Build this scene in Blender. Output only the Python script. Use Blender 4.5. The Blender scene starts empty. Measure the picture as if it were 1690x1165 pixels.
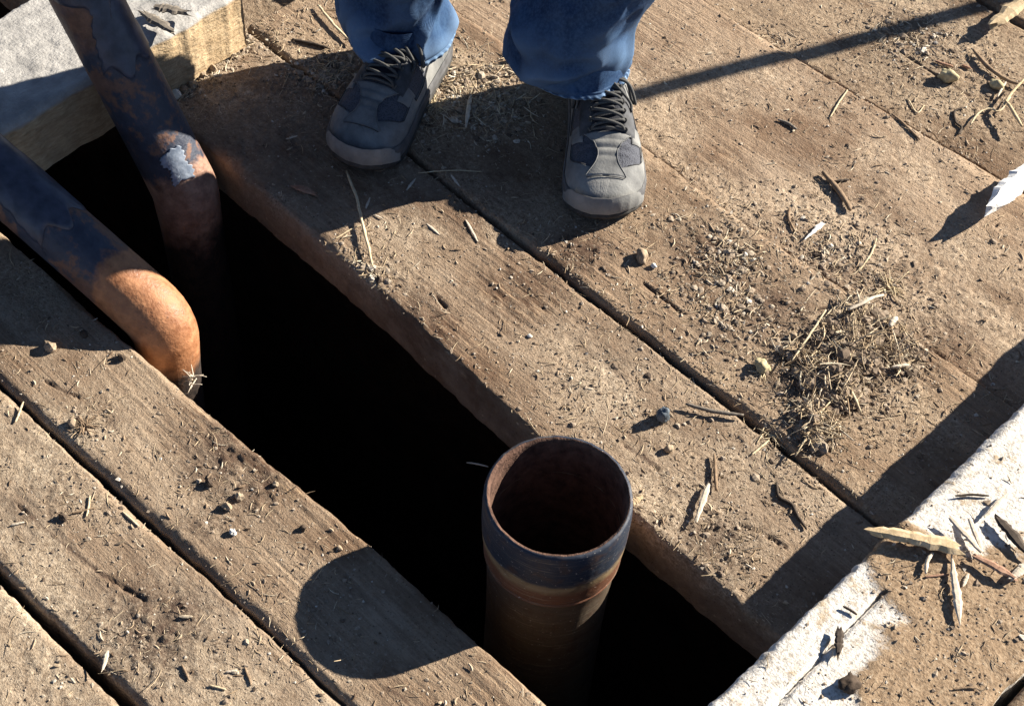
import bpy, bmesh, math, random
import numpy as np
from mathutils import Vector, Matrix, noise as mnoise

random.seed(7)
RNG = np.random.default_rng(11)
SC = bpy.context.scene
COL = SC.collection

# ------------------------------------------------------------------ camera, sky, sun, exposure
# world frame: X runs along the deck planks, Y across them, Z up; the photographer stands over the origin
CAM_H = 1.55
FW = np.array([-0.42147209, 0.47164756, -0.77453848])
RT = np.array([0.70570207, 0.70698146, 0.04649524])
UP = np.array([-0.56951371, 0.52699696, 0.63081561])
F_PX = 2700.0

cam_data = bpy.data.cameras.new('camera')
cam = bpy.data.objects.new('camera', cam_data)
COL.objects.link(cam)
cam.matrix_world = Matrix(((RT[0], UP[0], -FW[0], 0), (RT[1], UP[1], -FW[1], 0),
                           (RT[2], UP[2], -FW[2], CAM_H), (0, 0, 0, 1)))
cam_data.sensor_fit = 'HORIZONTAL'
cam_data.sensor_width = 36.0
cam_data.lens = 36.0 * F_PX / 1690.0
cam_data.clip_start = 0.05
cam_data.clip_end = 3000
SC.camera = cam

SUN_EL, SUN_AZ = math.radians(25.5), math.radians(69.0)      # azimuth counted from +X towards +Y
SUN_DIR = Vector((math.cos(SUN_AZ) * math.cos(SUN_EL), math.sin(SUN_AZ) * math.cos(SUN_EL), math.sin(SUN_EL)))
world = bpy.data.worlds.new('World')
SC.world = world
world.use_nodes = True
wn = world.node_tree
for n in list(wn.nodes):
    wn.nodes.remove(n)
sky = wn.nodes.new('ShaderNodeTexSky')
sky.sky_type = 'NISHITA'
sky.sun_disc = False
sky.sun_elevation = SUN_EL
sky.sun_rotation = math.pi / 2 - SUN_AZ
sky.altitude = 2400
sky.air_density = 0.65
sky.dust_density = 0.4
bg = wn.nodes.new('ShaderNodeBackground')
bg.inputs['Strength'].default_value = 0.05
wo = wn.nodes.new('ShaderNodeOutputWorld')
wn.links.new(sky.outputs[0], bg.inputs[0])
wn.links.new(bg.outputs[0], wo.inputs[0])

sun_data = bpy.data.lights.new('sun', 'SUN')
sun_data.energy = 5.0
sun_data.angle = math.radians(0.5)
sun_data.color = (1.0, 0.92, 0.80)
sun = bpy.data.objects.new('sun', sun_data)
COL.objects.link(sun)
sun.rotation_euler = (-SUN_DIR).to_track_quat('-Z', 'Y').to_euler()
sun.location = SUN_DIR * 20

SC.view_settings.view_transform = 'Standard'
SC.view_settings.look = 'None'
SC.view_settings.gamma = 1.0
SC.view_settings.use_curve_mapping = False
SC.view_settings.exposure = 1.6
SC.render.engine = 'CYCLES'
SC.cycles.max_bounces = 6
SC.cycles.use_denoising = True


def at(px, py, z=0.0):
    """the point at height z that the photographer sees at photograph pixel (px, py)"""
    d = FW * F_PX + RT * (px - 845.0) - UP * (py - 582.5)
    t = (z - CAM_H) / d[2]
    return Vector((t * d[0], t * d[1], z))


# ------------------------------------------------------------------ noise
def _h(ix, iy, iz, seed):
    h = (ix * 374761393 + iy * 668265263 + iz * 2147483647 + seed * 1274126177) & 0xffffffff
    h = ((h ^ (h >> 13)) * 1274126177) & 0xffffffff
    h = ((h ^ (h >> 16)) * 2246822519) & 0xffffffff
    return ((h ^ (h >> 13)) & 0xffff) / 65535.0


def vn(x, y, seed=0, z=None):
    x = np.asarray(x, float); y = np.asarray(y, float)
    ix = np.floor(x).astype(np.int64); iy = np.floor(y).astype(np.int64)
    fx = x - ix; fy = y - iy
    fx = fx * fx * fx * (fx * (fx * 6 - 15) + 10); fy = fy * fy * fy * (fy * (fy * 6 - 15) + 10)
    if z is None:
        a = _h(ix, iy, 0, seed); b = _h(ix + 1, iy, 0, seed); c = _h(ix, iy + 1, 0, seed); d = _h(ix + 1, iy + 1, 0, seed)
        return (a + (b - a) * fx) * (1 - fy) + (c + (d - c) * fx) * fy
    z = np.asarray(z, float)
    iz = np.floor(z).astype(np.int64); fz = z - iz; fz = fz * fz * (3 - 2 * fz)
    out = 0
    for k, w in ((0, 1 - fz), (1, fz)):
        a = _h(ix, iy, iz + k, seed); b = _h(ix + 1, iy, iz + k, seed)
        c = _h(ix, iy + 1, iz + k, seed); d = _h(ix + 1, iy + 1, iz + k, seed)
        out = out + w * ((a + (b - a) * fx) * (1 - fy) + (c + (d - c) * fx) * fy)
    return out


def fbm(x, y, seed=0, oct=4, gain=0.5):
    x = np.asarray(x, float); y = np.asarray(y, float)
    s = 0.0; a = 1.0; t = 0.0
    for k in range(oct):
        s = s + a * vn(x * (2.03 ** k) + 17.3 * k, y * (2.03 ** k) + 5.1 * k, seed + 31 * k)
        t += a; a *= gain
    return s / t


def sstep(a, b, x):
    t = np.clip((x - a) / (b - a), 0, 1)
    return t * t * (3 - 2 * t)


# ------------------------------------------------------------------ mesh helpers
def mesh_np(name, V, quads=None, tris=None, smooth=True, attrs=None):
    me = bpy.data.meshes.new(name)
    V = np.asarray(V, np.float32)
    loops = []; starts = []; tot = 0
    parts = []
    if quads is not None and len(quads):
        q = np.asarray(quads, np.int32); parts.append((q, 4))
    if tris is not None and len(tris):
        t = np.asarray(tris, np.int32); parts.append((t, 3))
    li = np.concatenate([p.ravel() for p, _ in parts])
    st = []
    o = 0
    for p, k in parts:
        st.append(o + np.arange(len(p)) * k); o += len(p) * k
    st = np.concatenate(st).astype(np.int32)
    me.vertices.add(len(V)); me.vertices.foreach_set('co', V.ravel())
    me.loops.add(len(li)); me.loops.foreach_set('vertex_index', li.astype(np.int32))
    me.polygons.add(len(st)); me.polygons.foreach_set('loop_start', st)
    me.update(calc_edges=True)
    me.polygons.foreach_set('use_smooth', np.full(len(st), smooth, bool))
    if attrs:
        for k, v in attrs.items():
            a = me.attributes.new(k, 'FLOAT', 'POINT')
            a.data.foreach_set('value', np.asarray(v, np.float32))
    me.validate()
    return me


def obj(name, me, mat=None, parent=None):
    if isinstance(me, bmesh.types.BMesh):
        m = bpy.data.meshes.new(name); me.to_mesh(m); me.free(); me = m
    o = bpy.data.objects.new(name, me)
    COL.objects.link(o)
    if mat is not None:
        if not me.materials:
            me.materials.append(mat)
    if parent is not None:
        o.parent = parent
    return o


def tag(o, label=None, cat=None, group=None, kind=None):
    if label: o['label'] = label
    if cat: o['category'] = cat
    if group: o['group'] = group
    if kind: o['kind'] = kind
    return o


def empty(name, loc, label, cat, group=None):
    o = bpy.data.objects.new(name, None)
    o.empty_display_size = 0.05
    COL.objects.link(o)
    o.location = loc
    tag(o, label, cat, group)
    bpy.context.view_layer.update()
    return o


def child(name, me, mat, parent):
    """link a mesh given in world coordinates under a thing"""
    o = obj(name, me, mat, parent)
    bpy.context.view_layer.update()
    o.matrix_parent_inverse = parent.matrix_world.inverted()
    return o


def grid_quads(nr, nc, closed=False):
    r = np.arange(nr - 1)[:, None]; c = np.arange(nc if closed else nc - 1)[None, :]
    c2 = (c + 1) % nc
    a = r * nc + c; b = r * nc + c2; d = (r + 1) * nc + c; e = (r + 1) * nc + c2
    return np.stack([a, b, e, d], -1).reshape(-1, 4)


def tube_arrays(pts, radii, n=8, jit=0.0, cap=True, flat=1.0, seed=0):
    """swept tube: vertex array, quads, tris"""
    P = np.asarray([tuple(p) for p in pts], float)
    m = len(P)
    R = np.asarray(radii, float) * np.ones(m)
    T = np.gradient(P, axis=0)
    T /= np.linalg.norm(T, axis=1)[:, None] + 1e-12
    up = np.array([0, 0, 1.0]) if abs(T[0][2]) < 0.9 else np.array([1.0, 0, 0])
    rg = np.random.default_rng(seed)
    V = []
    a = np.arange(n) * 2 * math.pi / n
    N = np.cross(up, T[0]); N /= np.linalg.norm(N)
    for i in range(m):
        N = N - T[i] * (N @ T[i]); N /= np.linalg.norm(N) + 1e-12
        B = np.cross(T[i], N)
        rr = R[i] * (1 + jit * (rg.random(n) - 0.5))
        V.append(P[i] + (rr * np.cos(a))[:, None] * N + (rr * np.sin(a) * flat)[:, None] * B)
    V = np.concatenate(V)
    Q = grid_quads(m, n, True)
    tr = []
    if cap:
        V = np.vstack([V, P[0], P[-1]])
        k = m * n
        for j in range(n):
            tr.append((k, (j + 1) % n, j)); tr.append((k + 1, (m - 1) * n + j, (m - 1) * n + (j + 1) % n))
    return V, Q, np.array(tr, np.int32).reshape(-1, 3)


def smooth_path(pts, n):
    P = np.asarray([tuple(p) for p in pts], float)
    if len(P) < 3:
        t = np.linspace(0, 1, n)[:, None]
        return P[0] * (1 - t) + P[-1] * t
    d = np.r_[0, np.cumsum(np.linalg.norm(np.diff(P, axis=0), axis=1))]
    out = []
    Q = np.vstack([2 * P[0] - P[1], P, 2 * P[-1] - P[-2]])
    for s in np.linspace(0, d[-1], n):
        i = min(max(np.searchsorted(d, s) - 1, 0), len(P) - 2)
        t = (s - d[i]) / (d[i + 1] - d[i] + 1e-12)
        p0, p1, p2, p3 = Q[i], Q[i + 1], Q[i + 2], Q[i + 3]
        out.append(0.5 * ((2 * p1) + (-p0 + p2) * t + (2 * p0 - 5 * p1 + 4 * p2 - p3) * t * t + (-p0 + 3 * p1 - 3 * p2 + p3) * t ** 3))
    return np.array(out)


def tube(name, pts, radii, mat, parent=None, n=8, jit=0.0, flat=1.0, seed=0, smooth=True):
    V, Q, T = tube_arrays(pts, radii, n, jit, True, flat, seed)
    me = mesh_np(name, V, Q, T, smooth)
    return child(name, me, mat, parent) if parent else obj(name, me, mat)


# ------------------------------------------------------------------ material helper
class NT:
    def __init__(self, name, rough=0.9, spec=0.2):
        self.m = bpy.data.materials.new(name); self.m.use_nodes = True
        self.t = self.m.node_tree
        self.b = self.t.nodes['Principled BSDF']
        self.b.inputs['Roughness'].default_value = rough
        self.b.inputs['Specular IOR Level'].default_value = spec
        self.co = self.t.nodes.new('ShaderNodeTexCoord')

    def l(self, a, b):
        self.t.links.new(a, b)

    def put(self, sock, v):
        if hasattr(v, 'links') or isinstance(v, bpy.types.NodeSocket): self.l(v, sock)
        else: sock.default_value = v

    def map(self, scale=(1, 1, 1), loc=(0, 0, 0), src='Object', rot=(0, 0, 0)):
        n = self.t.nodes.new('ShaderNodeMapping')
        n.inputs['Scale'].default_value = scale; n.inputs['Location'].default_value = loc
        n.inputs['Rotation'].default_value = rot
        self.l(self.co.outputs[src], n.inputs['Vector'])
        return n.outputs[0]

    def noise(self, vec, scale=1.0, detail=4.0, rough=0.55, dist=0.0):
        n = self.t.nodes.new('ShaderNodeTexNoise')
        n.inputs['Scale'].default_value = scale; n.inputs['Detail'].default_value = detail
        n.inputs['Roughness'].default_value = rough; n.inputs['Distortion'].default_value = dist
        self.l(vec, n.inputs['Vector'])
        return n.outputs['Fac']

    def voro(self, vec, scale, out='Distance', feature='F1'):
        n = self.t.nodes.new('ShaderNodeTexVoronoi'); n.feature = feature
        n.inputs['Scale'].default_value = scale
        self.l(vec, n.inputs['Vector'])
        return n.outputs[out]

    def ramp(self, fac, stops, interp='LINEAR'):
        n = self.t.nodes.new('ShaderNodeValToRGB'); n.color_ramp.interpolation = interp
        e = n.color_ramp.elements
        while len(e) < len(stops): e.new(0.5)
        for k, (p, c) in enumerate(stops):
            e[k].position = p
            e[k].color = (c, c, c, 1) if not hasattr(c, '__len__') else (c[0], c[1], c[2], 1)
        self.l(fac, n.inputs[0])
        return n.outputs[0]

    def mix(self, fac, a, b, mode='MIX'):
        n = self.t.nodes.new('ShaderNodeMix'); n.data_type = 'RGBA'; n.blend_type = mode
        self.put(n.inputs[0], fac)
        for s, v in ((n.inputs[6], a), (n.inputs[7], b)):
            if isinstance(v, (tuple, list)): s.default_value = (v[0], v[1], v[2], 1)
            else: self.l(v, s)
        return n.outputs[2]

    def math(self, op, a, b=0.0, clamp=False):
        n = self.t.nodes.new('ShaderNodeMath'); n.operation = op; n.use_clamp = clamp
        self.put(n.inputs[0], a); self.put(n.inputs[1], b)
        return n.outputs[0]

    def attr(self, name):
        n = self.t.nodes.new('ShaderNodeAttribute'); n.attribute_name = name
        return n.outputs['Fac']

    def bump(self, height, strength=0.5, dist=0.002, prev=None):
        n = self.t.nodes.new('ShaderNodeBump')
        n.inputs['Strength'].default_value = strength; n.inputs['Distance'].default_value = dist
        self.l(height, n.inputs['Height'])
        if prev is not None: self.l(prev, n.inputs['Normal'])
        return n.outputs[0]

    def done(self, color=None, normal=None, rough=None, metal=None):
        if color is not None:
            if isinstance(color, (tuple, list)): self.b.inputs['Base Color'].default_value = (*color, 1)
            else: self.l(color, self.b.inputs['Base Color'])
        if normal is not None: self.l(normal, self.b.inputs['Normal'])
        if rough is not None: self.put(self.b.inputs['Roughness'], rough)
        if metal is not None: self.put(self.b.inputs['Metallic'], metal)
        return self.m


def mat_plank(name, tint=(1, 1, 1), dust=0.0, seed=0.0):
    t = NT(name, 0.93, 0.12)
    g = t.map((5, 150, 30), (seed, seed * 1.7, 0))
    grain = t.noise(g, 1.0, 6, 0.6, 0.6)
    grain2 = t.noise(t.map((14, 420, 60), (seed, 0, 0)), 1.0, 4, 0.6)
    big = t.noise(t.map((3, 9, 4), (seed * 2, 0, 0)), 1.0, 4)
    c = lambda r, gg, b: (r * tint[0], gg * tint[1], b * tint[2])
    wood = t.ramp(grain, [(0.25, c(.13, .092, .066)), (0.48, c(.29, .217, .155)), (0.75, c(.41, .325, .24))])
    wood = t.mix(t.ramp(grain2, [(0.35, 0.0), (0.62, 0.45)]), wood, c(.10, .066, .045))
    wood = t.mix(t.ramp(big, [(0.38, 0.0), (0.68, 0.55)]), wood, c(.30, .225, .16))
    fine = t.math('ADD', t.math('MULTIPLY', t.noise(t.map((1, 1, 1)), 170, 6, 0.72), 0.62), t.math('MULTIPLY', t.noise(t.map((1, 1, 1), (1, 2, 3)), 420, 4, 0.7), 0.38))
    mid = t.noise(t.map((1, 1, 1), (3, 1, 0)), 45, 5, 0.6)
    dirt = t.ramp(fine, [(0.38, c(.12, .09, .064)), (0.47, c(.32, .258, .192)), (0.54, c(.42, .35, .265)), (0.63, c(.62, .535, .425))])
    dirt = t.mix(t.ramp(mid, [(0.4, 0.0), (0.7, 0.4)]), dirt, c(.22, .172, .13))
    d = t.attr('dirt')
    f = t.math('MULTIPLY_ADD', d, 1.0); f.node.inputs[2].default_value = dust
    f = t.math('ADD', f, t.math('MULTIPLY', t.math('SUBTRACT', mid, 0.5), 0.9), True)
    col = t.mix(f, wood, dirt)
    mt = t.noise(t.map((4, 7, 4), (seed * 3 + 1, 2, 0)), 1.0, 6, 0.68)
    col = t.mix(t.ramp(mt, [(0.36, 0.75), (0.52, 0.0)]), col, c(.125, .080, .052))
    mt2 = t.noise(t.map((9, 22, 9), (seed + 9, 4, 0)), 1.0, 5, 0.7)
    col = t.mix(t.ramp(mt2, [(0.54, 0.0), (0.68, 0.55)]), col, c(.165, .128, .098))
    mt3 = t.noise(t.map((5, 10, 5), (seed + 19, 6, 1)), 1.0, 5, 0.7)
    col = t.mix(t.ramp(mt3, [(0.55, 0.0), (0.70, 0.5)]), col, c(.46, .385, .30))
    # small dark crumbs and pale fibres
    cr = t.voro(t.map((1, 1, 1), (0, 0, seed)), 210, 'Distance')
    crm = t.math('MULTIPLY', t.ramp(cr, [(0.10, 1.0), (0.22, 0.0)]), t.ramp(t.noise(t.map(), 22, 3), [(0.42, 0.0), (0.58, 0.85)]))
    col = t.mix(crm, col, c(.06, .043, .032))
    pf = t.voro(t.map((60, 260, 60), (0, 4, 0), rot=(0, 0, 0.5)), 1.0, 'Distance')
    pfm = t.math('MULTIPLY', t.ramp(pf, [(0.07, 1.0), (0.16, 0.0)]), t.ramp(t.noise(t.map(loc=(8, 0, 0)), 16, 3), [(0.44, 0.0), (0.58, 0.8)]))
    col = t.mix(pfm, col, c(.50, .41, .29))
    s = t.attr('stain')
    col = t.mix(t.math('MULTIPLY', s, t.ramp(t.math('ADD', t.math('MULTIPLY', mid, 0.5), t.math('MULTIPLY', fine, 0.5)), [(0.40, 1.0), (0.60, 0.45)])), col, c(.060, .038, .030))
    fi = t.attr('fibre')
    fg = t.noise(t.map((20, 330, 60), (seed, 3, 0)), 1.0, 4, 0.6)
    col = t.mix(t.math('MULTIPLY', fi, t.ramp(fg, [(0.42, 0.85), (0.60, 0.0)])), col, c(.10, .058, .036))
    col = t.mix(t.math('MULTIPLY', fi, t.ramp(fg, [(0.54, 0.0), (0.68, 0.6)])), col, c(.44, .30, .175))
    hh = t.math('ADD', t.math('MULTIPLY', fine, 0.9), t.math('MULTIPLY', grain, t.math('SUBTRACT', 0.85, f)))
    nb = t.bump(hh, 0.85, 0.005)
    nb = t.bump(t.noise(t.map(), 620, 3, 0.6), 0.45, 0.0012, nb)
    return t.done(col, nb)


def mat_flat_wood(name, dark, light, scale=(8, 120, 120), rough=0.85, bump=0.5, speck=0.0):
    t = NT(name, rough, 0.15)
    g = t.noise(t.map(scale), 1.0, 5, 0.6, 0.3)
    col = t.ramp(g, [(0.28, dark), (0.72, light)])
    if speck:
        n = t.noise(t.map(), 160, 4)
        col = t.mix(t.ramp(n, [(0.55, 0.0), (0.7, speck)]), col, tuple(x * 0.35 for x in dark))
    return t.done(col, t.bump(g, bump, 0.002))

# ------------------------------------------------------------------ the setting: dirt ground with the cellar pit under the deck
def mat_ground():
    t = NT('dry_dirt', 0.96, 0.1)
    n = t.noise(t.map(), 6, 8, 0.65)
    f = t.noise(t.map(), 90, 6, 0.65)
    col = t.ramp(n, [(0.3, (.16, .112, .074)), (0.7, (.30, .225, .155))])
    col = t.mix(t.ramp(f, [(0.45, 0.0), (0.75, 0.6)]), col, (.38, .31, .23))
    return t.done(col, t.bump(t.math('ADD', n, f), 0.8, 0.02))


GZ = -0.075
M_GROUND = mat_ground()
hx0, hx1, hy0, hy1 = -2.6, 0.25, 0.42, 1.0
L = 900.0
gv = [(-L, -L, GZ), (L, -L, GZ), (L, L, GZ), (-L, L, GZ), (hx0, hy0, GZ), (hx1, hy0, GZ), (hx1, hy1, GZ), (hx0, hy1, GZ)]
gq = [(0, 1, 5, 4), (1, 2, 6, 5), (2, 3, 7, 6), (3, 0, 4, 7)]
g = obj('ground', mesh_np('ground', gv, gq, None, False), M_GROUND)
g['kind'] = 'structure'


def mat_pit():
    t = NT('dark_pit_soil', 0.95, 0.1)  # soil colour set near black to deepen the shade in the slot
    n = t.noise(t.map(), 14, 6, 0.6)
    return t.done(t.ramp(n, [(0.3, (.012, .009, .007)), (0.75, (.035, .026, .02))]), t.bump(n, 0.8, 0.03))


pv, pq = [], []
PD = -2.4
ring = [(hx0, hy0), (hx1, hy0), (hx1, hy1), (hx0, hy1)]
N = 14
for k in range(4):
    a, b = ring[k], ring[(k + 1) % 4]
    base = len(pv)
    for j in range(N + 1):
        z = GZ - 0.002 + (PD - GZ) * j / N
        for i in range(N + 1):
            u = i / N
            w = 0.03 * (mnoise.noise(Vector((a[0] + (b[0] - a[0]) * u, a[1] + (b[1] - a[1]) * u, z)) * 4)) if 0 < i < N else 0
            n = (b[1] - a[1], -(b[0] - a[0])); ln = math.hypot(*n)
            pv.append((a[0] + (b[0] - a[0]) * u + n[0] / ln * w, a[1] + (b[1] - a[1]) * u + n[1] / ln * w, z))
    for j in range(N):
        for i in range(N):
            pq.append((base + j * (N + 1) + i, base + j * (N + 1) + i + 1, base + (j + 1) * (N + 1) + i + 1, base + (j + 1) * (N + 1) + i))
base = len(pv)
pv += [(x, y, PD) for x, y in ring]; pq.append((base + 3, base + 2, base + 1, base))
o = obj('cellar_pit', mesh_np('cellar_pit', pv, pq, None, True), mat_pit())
o['kind'] = 'structure'

# ------------------------------------------------------------------ deck planks
FX0, FX1, STEP = -1.86, -0.10, 0.0026
XS = np.concatenate([np.arange(-3.0, FX0, 0.04), np.arange(FX0, FX1, STEP), np.arange(FX1, 0.75, 0.04)])

# dirt and stain spots: (pixel x, pixel y, radius m, strength)
def spots(lst):
    return [(at(a, b).x, at(a, b).y, r, s) for a, b, r, s in lst]


DIRT = spots([(1180, 440, .10, .55), (1270, 540, .11, .5), (1400, 600, .10, .9), (1330, 680, .08, .6), (1480, 560, .09, .7),
              (1500, 60, .16, .5), (1600, 130, .16, .5), (1620, 480, .14, .5), (1350, 130, .10, .4), (750, 160, .09, .9),
              (500, 130, .10, .7), (340, 140, .08, .9), (1130, 860, .06, .9), (1190, 900, .07, .8), (980, 640, .10, .5),
              (640, 470, .06, .7), (1400, 380, .10, .6), (1300, 790, .09, .4), (150, 700, .05, .6), (390, 800, .07, .5),
              (100, 800, .08, .4), (230, 1060, .07, .5), (60, 1100, .1, .4), (700, 380, .04, .5), (880, 570, .08, .3)])
STAIN = spots([(380, 740, .055, .8), (430, 790, .045, .7), (250, 1040, .06, .75), (300, 1000, .04, .6), (960, 420, .05, .65),
               (1180, 430, .07, .45), (1270, 520, .07, .5), (1190, 560, .05, .4), (700, 520, .05, .45), (860, 480, .06, .4),
               (1340, 620, .06, .7), (1280, 640, .04, .5), (1390, 590, .07, .6), (1190, 890, .05, .5), (560, 200, .09, .4),
               (760, 270, .12, .4), (440, 250, .12, .4), (1560, 560, .06, .4), (1390, 440, .05, .35), (1500, 100, .06, .3),
               (1520, 40, .05, .4), (180, 1010, .03, .4), (60, 820, .04, .3), (330, 870, .03, .4), (1100, 560, .04, .3)])


FIBRE = spots([(450, 740, .05, 1.), (500, 800, .05, .9), (560, 880, .04, .6), (840, 1090, .06, .8), (720, 560, .06, .8), (860, 490, .07, 1.), (660, 480, .04, .6), (780, 620, .06, .7),
               (1560, 600, .06, .8), (1200, 250, .06, .5), (320, 690, .04, .6), (480, 1000, .05, .4), (800, 1130, .05, .6), (1330, 730, .05, .5)])


def field(lst, x, y, sd):
    wob = 0.6 + 0.9 * fbm(x * 28, y * 28, sd, 3)
    v = np.zeros_like(x)
    for cx, cy, r, s in lst:
        d2 = ((x - cx) ** 2 + (y - cy) ** 2) / (r * r)
        v = np.maximum(v, s * np.exp(-d2 * 1.1) * wob)
    return v


def seg_dist(x, y, pts):
    d = np.full(np.shape(x), 9.0)
    for a, b in zip(pts[:-1], pts[1:]):
        ax, ay = a[0], a[1]; bx, by = b[0] - ax, b[1] - ay
        t = np.clip(((x - ax) * bx + (y - ay) * by) / (bx * bx + by * by), 0, 1)
        d = np.minimum(d, np.hypot(x - ax - t * bx, y - ay - t * by))
    return d


class Plank:
    def __init__(s, seed, lo, hi, z, thick, edge=(0.006, 0.006), cracks=(), rough=1.0, dirt=0.0):
        s.seed, s.lo, s.hi, s.z, s.th, s.edge, s.rough, s.dirt = seed, lo, hi, z, thick, edge, rough, dirt
        s.cracks = [[at(px, py, z) for px, py in c] for c in cracks]

    def ylo(s, x):
        xs, ys = zip(*s.lo)
        return np.interp(x, xs, ys) + 0.006 * (fbm(x * 5, 0 * x, s.seed + 3, 3) - .5) + 0.0035 * (fbm(x * 60, 0 * x, s.seed + 5, 3) - .5)

    def yhi(s, x):
        xs, ys = zip(*s.hi)
        return np.interp(x, xs, ys) + 0.006 * (fbm(x * 5, 0 * x, s.seed + 7, 3) - .5) + 0.0035 * (fbm(x * 60, 0 * x, s.seed + 9, 3) - .5)

    def dirtf(s, x, y):
        return np.clip(sstep(.46, .70, fbm(x * 7, y * 9, 400, 4)) * .55 + field(DIRT, x, y, 77) + s.dirt, 0, 1)

    def height(s, x, y, ylo=None, yhi=None):
        sd = s.seed
        if ylo is None: ylo, yhi = s.ylo(x), s.yhi(x)
        D = s.dirtf(x, y)
        h = .004 * (fbm(x * 2.2, y * 7, sd, 2) - .5)
        g = fbm(x * 9, y * 130, sd + 11, 3)
        h = h + .0020 * (g - .5) * (1 - .75 * D) * s.rough * sstep(.35, .65, fbm(x * 4, y * 8, sd + 23, 3)) * .75
        saw = np.abs(vn(x * 70 + y * 40, y * 6, sd + 13) - .5)
        h = h + .0008 * saw * (1 - D)
        lump = fbm(x * 95, y * 95, 501, 3)
        h = h + D * (.0012 * sstep(.40, .8, lump) + .0014 * fbm(x * 210, y * 210, 507, 2))
        h = h + sstep(.62, .82, fbm(x * 60, y * 60, 521, 3)) * .0012 * D
        el = np.clip(1 - (y - ylo) / (s.edge[0] * (0.5 + 1.2 * vn(x * 9, 0 * x, sd + 17) + .8 * sstep(.72, .9, vn(x * 14, 0 * x, sd + 18)) * 2)), 0, 1)
        eh = np.clip(1 - (yhi - y) / (s.edge[1] * (0.5 + 1.2 * vn(x * 9, 0 * x, sd + 19) + .8 * sstep(.72, .9, vn(x * 14, 0 * x, sd + 20)) * 2)), 0, 1)
        h = h - .006 * el ** 1.7 - .006 * eh ** 1.7
        h = h + np.clip(1.5 * field(STAIN, x, y, 91), 0, 1) * .0026 * sstep(.42, .72, fbm(x * 105, y * 105, 531, 3))
        h = h + field(FIBRE, x, y, 95) * .0034 * (fbm(x * 22, y * 190, 533, 2) - .5)
        for c in s.cracks:
            d = seg_dist(x, y, c) + .0012 * (vn(x * 130, y * 130, 88) - .5)
            h = h - .004 * (1 - sstep(.0004, .0026, d)) * sstep(.25, .5, vn(x * 30, y * 30, 89))
        return s.z + h, D

    def build(s, name, mat, label, x0=-3.0, x1=0.75):
        X = XS[(XS >= x0) & (XS <= x1)]
        X = np.concatenate([[X[0]], X, [X[-1]]])
        ylo, yhi = s.ylo(X), s.yhi(X)
        wid = float(np.median(yhi - ylo))
        n = int(wid / STEP)
        u = np.concatenate([[0, .0012 / wid], np.linspace(.0025 / wid, 1 - .0025 / wid, n), [1 - .0012 / wid, 1]])
        Y = ylo[:, None] + (yhi - ylo)[:, None] * u[None, :]
        XX = np.repeat(X[:, None], Y.shape[1], 1)
        Z, D = s.height(XX, Y, np.repeat(ylo[:, None], Y.shape[1], 1), np.repeat(yhi[:, None], Y.shape[1], 1))
        S = np.clip(1.55 * field(STAIN, XX, Y, 91), 0, 1)
        FI = np.clip(field(FIBRE, XX, Y, 95), 0, 1)
        for c in s.cracks:
            S = np.maximum(S, 1 - sstep(.001, .003, seg_dist(XX, Y, c)))
        # sides
        def side(y0, frac, k):
            wob = .004 * (fbm(X * 14, X * 0 + frac * 3, s.seed + 40 + k, 3) - .5)
            return y0 + wob
        L_ = [side(ylo, 1, 1), side(ylo, .5, 1)]; H_ = [side(yhi, .5, 2), side(yhi, 1, 2)]
        zl = [np.full_like(X, s.z - s.th), np.full_like(X, s.z - s.th * .5)]
        YY = np.concatenate([np.stack(L_, 1), Y, np.stack(H_, 1)], 1)
        ZZ = np.concatenate([np.stack(zl, 1), Z, np.stack(zl[::-1], 1)], 1)
        DD = np.concatenate([np.zeros((len(X), 2)), D, np.zeros((len(X), 2))], 1)
        SS = np.concatenate([np.full((len(X), 2), .25), S, np.full((len(X), 2), .25)], 1)
        FF = np.concatenate([np.zeros((len(X), 2)), FI, np.zeros((len(X), 2))], 1)
        XX = np.repeat(X[:, None], YY.shape[1], 1)
        ZZ[0, :] = s.z - s.th; ZZ[-1, :] = s.z - s.th
        V = np.stack([XX, YY, ZZ], -1).reshape(-1, 3)
        me = mesh_np(name, V, grid_quads(*YY.shape)[:, ::-1], None, True, {'dirt': DD.ravel(), 'stain': SS.ravel(), 'fibre': FF.ravel()})
        s.x0, s.x1 = x0, x1
        o = obj(name, me, mat)
        tag(o, label, 'plank', 'planks of the timber deck')
        return o


E_ = lambda y: [(-3.0, y), (0.75, y)]
PLANKS = []
p1 = Plank(100, [(-3, .905), (-1.42, .899), (-1.06, .893), (-.74, .877), (-.43, .876), (.75, .87)], [(-3, 1.09), (-1.4, 1.085), (-.9, 1.078), (-.44, 1.072), (.75, 1.07)],
           0, .07, (.0045, .004), [[(1032, 736), (1060, 752), (1086, 774)], [(1222, 866), (1260, 880), (1298, 902)], [(720, 490), (745, 520), (760, 532)]], 1.0)
p2 = Plank(140, [(-3, 1.096), (-1.4, 1.089), (-.9, 1.084), (-.6, 1.084), (-.44, 1.0755), (.75, 1.074)], [(-3, 1.342), (-1.2, 1.343), (-.8, 1.325), (-.42, 1.331), (.75, 1.33)],
           .004, .07, (.004, .009), [[(1062, 468), (1090, 490), (1122, 515)]], 1.0)
p3 = Plank(180, [(-3, 1.344), (-1.2, 1.344), (-.8, 1.326), (-.42, 1.332), (.75, 1.331)], [(-3, 1.63), (-1.06, 1.645), (-.6, 1.662), (.75, 1.68)],
           -.007, .07, (.003, .010), [], .8, .05)
p4 = Plank(220, [(-3, 1.636), (-1.06, 1.650), (-.6, 1.667), (.75, 1.685)], [(-3, 1.96), (.75, 1.98)],
           -.019, .06, (.003, .006), [[(1480, 84), (1510, 103), (1540, 122), (1600, 160)]], .8, .25)
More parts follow.
